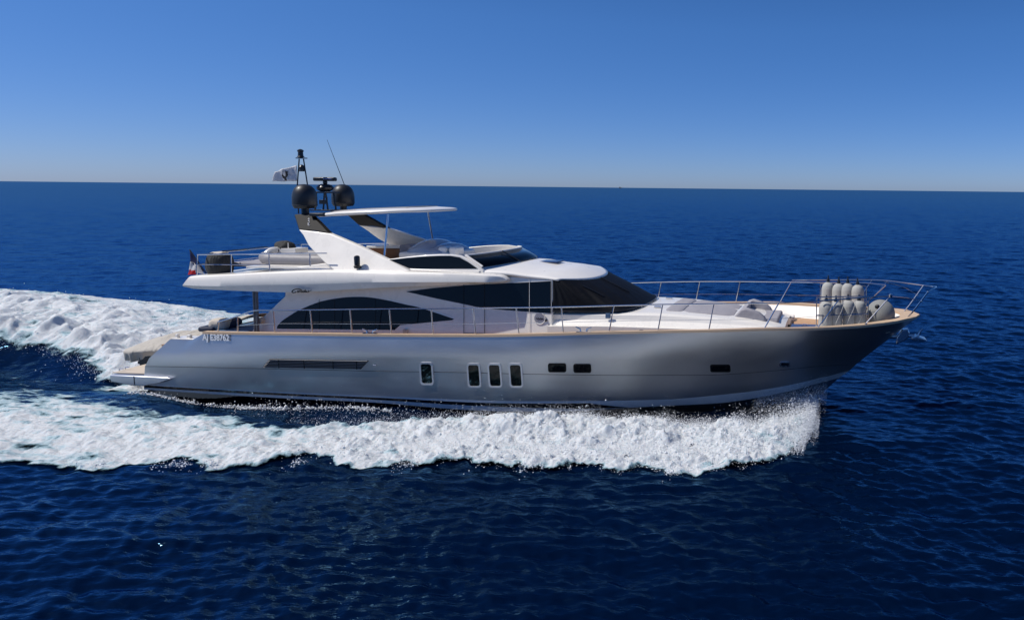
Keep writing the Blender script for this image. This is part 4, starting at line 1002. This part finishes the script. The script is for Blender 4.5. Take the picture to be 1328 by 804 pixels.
# draped tail of the cover over the transom
rows = []
for i, s in enumerate(np.linspace(0, 1, 18)):
    row = []
    for j, t_ in enumerate(np.linspace(0, 1, 26)):
        x = -11.1+(1.7)*s; Y = -2.2+3.6*t_
        z = 1.86+.36*s+.05*math.sin(9*t_+4*s)+.04*math.sin(17*s+6*t_)-.25*(1-t_)**3*(1-s)-.18*(1-t_)**6
        row.append((x, Y, z))
    rows.append(row)
o = MB().grid(rows).build('draped_cloth', M_CLOTH, None, ang=80); sm_ = o.modifiers.new('t', 'SOLIDIFY'); sm_.thickness = .03; tag(o, 'creased beige cloth draped over the transom beside the notch in the hull', 'cloth')
# cockpit cushions
def cushion(name, c, d, m, label, rz=0, rx=0):
    o = MB().box((0, 0, 0), d).build(name, m, None); sb = o.modifiers.new('b', 'BEVEL'); sb.width = min(d)*.42; sb.segments = 4
    o.location = c; o.rotation_euler = (rx, 0, rz); tag(o, label, 'cushion'); return o
cushion('bolster', at(286, 420, -2.0), (.55, .5, .36), M_BEIGE, 'beige bolster cushion at the aft corner of the cockpit', .2)
cushion('cushion', at(273.5, 425.6, -2.1), (.5, .5, .16), M_NAVY, 'dark navy cushion lying aft of the beige bolster', .1)
cushion('cushion', at(300.5, 419, -1.7), (.42, .5, .26), M_NAVY, 'dark navy cushion leaning just ahead of the beige bolster', -.2, .3)
o = MB().box((0, 0, 0), (1.15, 2.2, .14)).build('sunbed_cushion', M_BLUE, None, bevel=.04); o.location = at(315, 424.4, -1.6)+np.array([.2, .3, -.05]); tag(o, 'wide blue cushion covering the cockpit sunbed under the overhang', 'cushion')
# distant ship
root = tag(empty('ship', (0, 0, 0)), 'tiny distant ship far off on the horizon line', 'ship')
d = ray(804.5, 244.6); k_ = 7500/d[1]; P_ = CAM+d*k_; P_[2] = 0
MB().prism([P_+np.array(q_) for q_ in ((-14, 0, 0), (14, 0, 0), (18, 0, 5), (-14, 0, 4))], (0, 9, 0)).build('ship_hull', M_DARK, root)
MB().box(P_+np.array([-6, 4.5, 9]), (9, 7, 10)).build('ship_house', M_GREYD, root)
rebase(root, P_)
# ------------------------------------------------------------------ foam and spray
def foam_material():
    m = bpy.data.materials.new('foam'); m.use_nodes = True; t = m.node_tree; b = t.nodes['Principled BSDF']; out = t.nodes['Material Output']
    b.inputs['Base Color'].default_value = (.80, .83, .85, 1); b.inputs['Roughness'].default_value = .6; b.inputs['Subsurface Weight'].default_value = .55; b.inputs['Subsurface Radius'].default_value = (.7, .9, 1.0); b.inputs['Subsurface Scale'].default_value = .12; b.inputs['Specular IOR Level'].default_value = .3
    tc = t.nodes.new('ShaderNodeTexCoord'); at_ = t.nodes.new('ShaderNodeAttribute'); at_.attribute_name = 'cover'
    mp = t.nodes.new('ShaderNodeMapping'); mp.inputs['Scale'].default_value = (.62, 1.35, 1.2); t.links.new(tc.outputs['Object'], mp.inputs[0])
    n = t.nodes.new('ShaderNodeTexNoise'); n.inputs['Scale'].default_value = 1.5; n.inputs['Detail'].default_value = 9; n.inputs['Roughness'].default_value = .68; n.inputs['Distortion'].default_value = .9
    t.links.new(mp.outputs[0], n.inputs[0])
    vo = t.nodes.new('ShaderNodeTexVoronoi'); vo.feature = 'DISTANCE_TO_EDGE'; vo.inputs['Scale'].default_value = 2.6
    mp2 = t.nodes.new('ShaderNodeMix'); mp2.data_type = 'VECTOR'; mp2.inputs[0].default_value = .22
    t.links.new(mp.outputs[0], mp2.inputs[4]); t.links.new(n.outputs[1], mp2.inputs[5]); t.links.new(mp2.outputs[1], vo.inputs['Vector'])
    # lacy web where thin: noise minus distance to the cell edge
    ml = t.nodes.new('ShaderNodeMath'); ml.operation = 'MULTIPLY'; ml.inputs[1].default_value = -.55; t.links.new(vo.outputs['Distance'], ml.inputs[0])
    s0 = t.nodes.new('ShaderNodeMath'); s0.operation = 'ADD'; t.links.new(n.outputs[0], s0.inputs[0]); t.links.new(ml.outputs[0], s0.inputs[1])
    s1 = t.nodes.new('ShaderNodeMath'); s1.operation = 'ADD'; t.links.new(s0.outputs[0], s1.inputs[0]); t.links.new(at_.outputs['Fac'], s1.inputs[1])
    mr = t.nodes.new('ShaderNodeMapRange'); mr.interpolation_type = 'SMOOTHSTEP'; mr.inputs[1].default_value = .86; mr.inputs[2].default_value = 1.12
    t.links.new(s1.outputs[0], mr.inputs[0]); t.links.new(mr.outputs[0], b.inputs['Alpha'])
    cr = t.nodes.new('ShaderNodeValToRGB'); e = cr.color_ramp.elements
    e[0].position = .30; e[0].color = (.22, .40, .47, 1); e[1].position = .62; e[1].color = (.66, .69, .71, 1); e.new(.44).color = (.38, .54, .60, 1)
    m3 = t.nodes.new('ShaderNodeMapRange'); m3.inputs[1].default_value = .62; m3.inputs[2].default_value = 1.62; t.links.new(s1.outputs[0], m3.inputs[0])
    t.links.new(m3.outputs[0], cr.inputs[0]); t.links.new(cr.outputs[0], b.inputs['Base Color'])
    n2 = t.nodes.new('ShaderNodeTexNoise'); n2.inputs['Scale'].default_value = 11; n2.inputs['Detail'].default_value = 8; n2.inputs['Roughness'].default_value = .74
    t.links.new(tc.outputs['Object'], n2.inputs[0])
    bp = t.nodes.new('ShaderNodeBump'); bp.inputs['Distance'].default_value = .085; bp.inputs['Strength'].default_value = .9; t.links.new(n2.outputs[0], bp.inputs['Height'])
    t.links.new(bp.outputs[0], b.inputs['Normal'])
    return m
M_FOAM = foam_material()
def patch(name, x0, x1, y0, y1, dx, fun, label):
    X, Y = np.meshgrid(np.arange(x0, x1, dx), np.arange(y0, y1, dx), indexing='ij')
    cov, lump, ddx, ddy = fun(X, Y)
    Z = sea_full(X, Y)+.012+lump
    nx, ny = X.shape; i = np.arange(nx-1)[:, None]*ny+np.arange(ny-1)[None]
    q = np.stack([i, i+ny, i+ny+1, i+1], -1).reshape(-1, 4)
    c = cov.ravel(); keep = (c[q].max(1) > .06)
    q = q[keep]; used = np.unique(q); mp = -np.ones(X.size, int); mp[used] = np.arange(len(used))
    v = np.stack([(X+ddx).ravel(), (Y+ddy).ravel(), Z.ravel()], -1)[used]
    me = raw_mesh(name, v, [mp[q]], {'cover': c[used]})
    me.materials.append(M_FOAM); o = bpy.data.objects.new(name, me); COL.objects.link(o)
    tag(o, label, 'foam', kind='stuff'); return o
def near_fun(X, Y, far=False):
    ya = -np.abs(Y); n = fbm(X*.55, ya*.8, 5, 3)
    yo = Yo(X)+.75*fbm(X*.8, ya*.2+3*(Y > 0), 5, 11)*1.2; yi = Yi(X)+.55*fbm(X*.7, ya*.3, 4, 23)
    d_out = ya-yo; d_in = yi-ya
    w = np.maximum(Yi(X)-Yo(X), .5); s = np.clip((ya-Yo(X))/w, 0, 1)      # 0 outer edge, 1 inner edge
    age = sst(6, -12, X)                                                    # 0 fresh bow wave, 1 old wake
    edge = np.minimum(sst(-.05, .55-.2*age, d_out), sst(-.1, .5+.9*age, d_in))
    thin = age*(.17+.42*sst(.45, 1, s))+.20*age*n+.14*sst(.05, .5, fbm(X*.45+3, ya*1.1, 4, 49))+.17*sst(2, 8.5, X)*sst(-.15, .45, fbm(X*.6+40, ya*.9, 4, 45))+.10*np.exp(-((s-.45+.1*n)/.17)**2)*(1-age)*sst(-.1, .5, fbm(X*.8+7, ya*1.1, 4, 47))
    fade = sst(10.15, 8.9, X+.7*fbm(Y*1.6, X*1.1, 5, 40))
    cov = np.clip(edge*fade*(1.0-thin), 0, 1)
    big = fbm(X*1.1+.3*n, ya*1.3, 5, 51, True); sm_ = fbm(X*3.6, ya*4.2, 4, 61, True); fine = fbm(X*9.5, ya*10.5, 2, 65); st = fbm(X*.7, ya*2.4, 4, 71)
    fresh = 1-age
    lump = cov*((.20*fresh+.06)*(big+.2)*np.minimum(1, .35+1.2*s)+(.055*fresh+.045)*sm_+(.035*fresh+.022)*fine+.06*age*st)
    lump = lump+cov*fresh*(.26*fbm(X*.55+.2*n, ya*.75, 3, 57)-.08*np.exp(-((s-.45)/.2)**2))
    crest = np.exp(-((s-.62)/.25)**2)*fresh
    jag = np.abs(fbm(X*1.6, ya*.9, 4, 81)); lump = lump+cov*crest*.24*jag
    a = fbm(X*1.8, ya*1.8, 3, 91); c = fbm(X*1.8+9, ya*1.8-4, 3, 95)
    lump = np.maximum(lump+.05*cov, .012*cov)
    return cov, lump, .14*a*cov*fresh, .14*c*cov*fresh
patch('bow_wave_foam', -22, 10.3, -10.6, -1.2, .034, near_fun, 'broad band of white foam thrown off the near side of the hull')
patch('far_wave_foam', -40, 10.3, 2.6, 13, .10, near_fun, 'white foam thrown off the far side of the hull')
def stern_fun(X, Y):
    n = fbm(X*.35, Y*.45, 5, 103)
    # churned water behind the transom
    near_edge = HIN(X)+.5+.8*fbm(X*.5, X*0+.3, 3, 107)
    d = Y-near_edge
    cov = sst(-.2, 1.3, d)*sst(11.2, 7.6, Y+1.2*n)*sst(-11.9, -12.9, X+.5*n)
    prop = sst(-12.0, -12.7, X)*np.exp(-((X+13.2)/1.5)**2)*sst(-2.6, -1.4, Y)*sst(3, 1.5, Y)
    cov = cov*(1-.42*sst(5.5, 8.5, Y+1.5*n)-.16*sst(-14, -20, X)*sst(.1, .8, n))
    cov = np.maximum(cov*(1-.28*sst(.2, .9, np.abs(n)*2)), prop*.95)
    cov = np.maximum(cov, .30*sst(-2.4, -1.4, Y)*sst(.8, -.5, Y)*(X < -12.5))
    big = fbm(X*.55, Y*.6, 5, 113, True); sm_ = fbm(X*2.0, Y*2.2, 4, 117, True)
    nearc = np.exp(-((d-1.4)/1.6)**2)*sst(-13, -16, X)
    lump = cov*(.30*(big+.15)+.10*sm_+.35*nearc*np.abs(fbm(X*.8, Y*.8, 4, 121))*2)
    a = fbm(X*.9, Y*.9, 3, 131); c = fbm(X*.9+9, Y*.9-4, 3, 135)
    lump = np.maximum(lump+.05*cov, .012*cov)
    return np.clip(cov, 0, 1), lump, .25*a*cov, .25*c*cov
patch('stern_wake_foam', -46, -11.6, -2.6, 12, .07, stern_fun, 'heap of churned white foam in the wake behind the stern')
def droplets(name, P, S, label):
    N = len(P); d = np.array([(1, 0, 0), (-1, 0, 0), (0, 1, 0), (0, -1, 0), (0, 0, 1), (0, 0, -1)], float)
    v = (P[:, None, :]+d[None]*S[:, None, None]*(1+.5*rng.standard_normal((N, 6, 1))).clip(.5, 2)).reshape(-1, 3)
    f = np.array([(0, 2, 4), (2, 1, 4), (1, 3, 4), (3, 0, 4), (2, 0, 5), (1, 2, 5), (3, 1, 5), (0, 3, 5)])
    q = (f[None]+6*np.arange(N)[:, None, None]).reshape(-1, 3)
    me = raw_mesh(name, v, [q]); me.materials.append(M_DROP); o = bpy.data.objects.new(name, me); COL.objects.link(o); tag(o, label, 'spray', kind='stuff')
M_DROP = mat('spray_drop', (.82, .85, .88), .3)
PP, SS = [], []
# along the bow wave crest, thickest forward
N = 110000; x = 9.9-rng.gamma(1.5, 2.5, N); x = x[(x > -5)]; N = len(x)
yp = Yp(x)+rng.normal(.25, .55, N); h = Hp(x)*(1.0+.2*np.sin(x*2.3)+.15*np.sin(x*5.1+1)); z = h*.55+rng.gamma(1.2, .05, N)*(1+.9*np.sin(x*1.7)*np.sin(x*.9+2)+.5*np.sin(x*6))*sst(-6, 2, x)
PP.append(np.stack([x, yp, z], -1)); SS.append(rng.gamma(2, .0022, N)+.0018)
# blown sheet at the stem
N = 24000; t = rng.beta(1.15, 1.0, N); x = 9.85-rng.gamma(1.4, .34, N)-.3*t*t+.22*fbm(t*5, t*0+.7, 4, 78); y = -.75-4.6*t+.2*rng.normal(size=N); z = (.22+1.0*t-1.15*t*t)*rng.beta(1.2, 1.7, N)*(.75+.7*np.abs(fbm(x*3.2, t*7, 3, 77))*2)+.04*rng.normal(size=N)+.03
PP.append(np.stack([x, y, z], -1)); SS.append(rng.gamma(1.5, .0034, N)+.0014)
# grain of flying drops all over the fresh foam
N = 42000; x = rng.uniform(-4, 10, N); x = 10-(10-x)*rng.uniform(.25, 1, N); s_ = rng.beta(1.3, 1.3, N); y = Yo(x)+(Yi(x)-Yo(x))*s_+.05*rng.normal(size=N)
c_, l_, _, _ = near_fun(x, y); k_ = rng.uniform(0, 1, N) < c_; x, y, l_ = x[k_], y[k_], l_[k_]; N = len(x)
PP.append(np.stack([x, y, sea_full(x, y)+l_+rng.gamma(1.1, .035, N)], -1)); SS.append(rng.gamma(2, .0028, N)+.002)
N = 16000; x = rng.uniform(7.9, 10.05, N); y = -.35-rng.gamma(1.5, .55, N)-.25*(10-x); z = .15+rng.beta(1.1, 2.2, N)*(.95-.25*(10-x))
PP.append(np.stack([x, y, z], -1)); SS.append(rng.gamma(2, .0012, N)+.001)
# outer toe of the foam
N = 5000; x = rng.uniform(-8, 9.4, N); x = x[fbm(x*1.3, x*0+.5, 4, 55) > .12]; N = len(x); y = Yo(x)+.1-rng.gamma(1.2, .13, N); PP.append(np.stack([x, y, .06+rng.gamma(1.2, .06, N)], -1)); SS.append(rng.gamma(2, .004, N)+.002)
# single drops between hull and foam
N = 1500; x = rng.uniform(-7, 5, N); y = -3.0-rng.uniform(0, 1.6, N); PP.append(np.stack([x, y, .05+rng.gamma(1.1, .10, N)], -1)); SS.append(rng.gamma(2, .003, N)+.002)
P_, S_ = np.vstack(PP), np.concatenate(SS)
droplets('bow_spray', P_, S_, 'fine white spray flung up along the bow wave')
N = 14000; x = -12.4-rng.gamma(1.8, 3.4, N); y = HIN(x)+.9+rng.uniform(0, 7, N); z = wake(x, y)+rng.gamma(1.2, .07, N); PP = [np.stack([x, y, z], -1)]
N = 1800; x = -12.5-rng.gamma(1.5, .7, N); y = rng.uniform(-1.6, 2.4, N); z = .05+rng.gamma(1.4, .16, N); PP.append(np.stack([x, y, z], -1))
P_ = np.vstack(PP); droplets('stern_spray', P_, rng.gamma(2, .0035, len(P_))+.003, 'white spray above the churned wake behind the stern')
# streak of bubbles where the water leaves the hull side
N = 5200; x = rng.uniform(-11.8, -3, N); x = x[fbm(x*1.6, x*0+.2, 4, 59)+.25*rng.normal(size=N) > .0]; N = len(x); y = -2.78-rng.gamma(1.1, .05, N)-.02*(x+12); z = .06+.02*rng.normal(size=N)+.0*x
P_ = np.stack([x, y, sea_full(x, y)+.02+rng.gamma(1, .03, N)], -1); droplets('hull_side_bubbles', P_, rng.gamma(2, .005, len(P_))+.003, 'string of white bubbles running along the waterline of the hull')
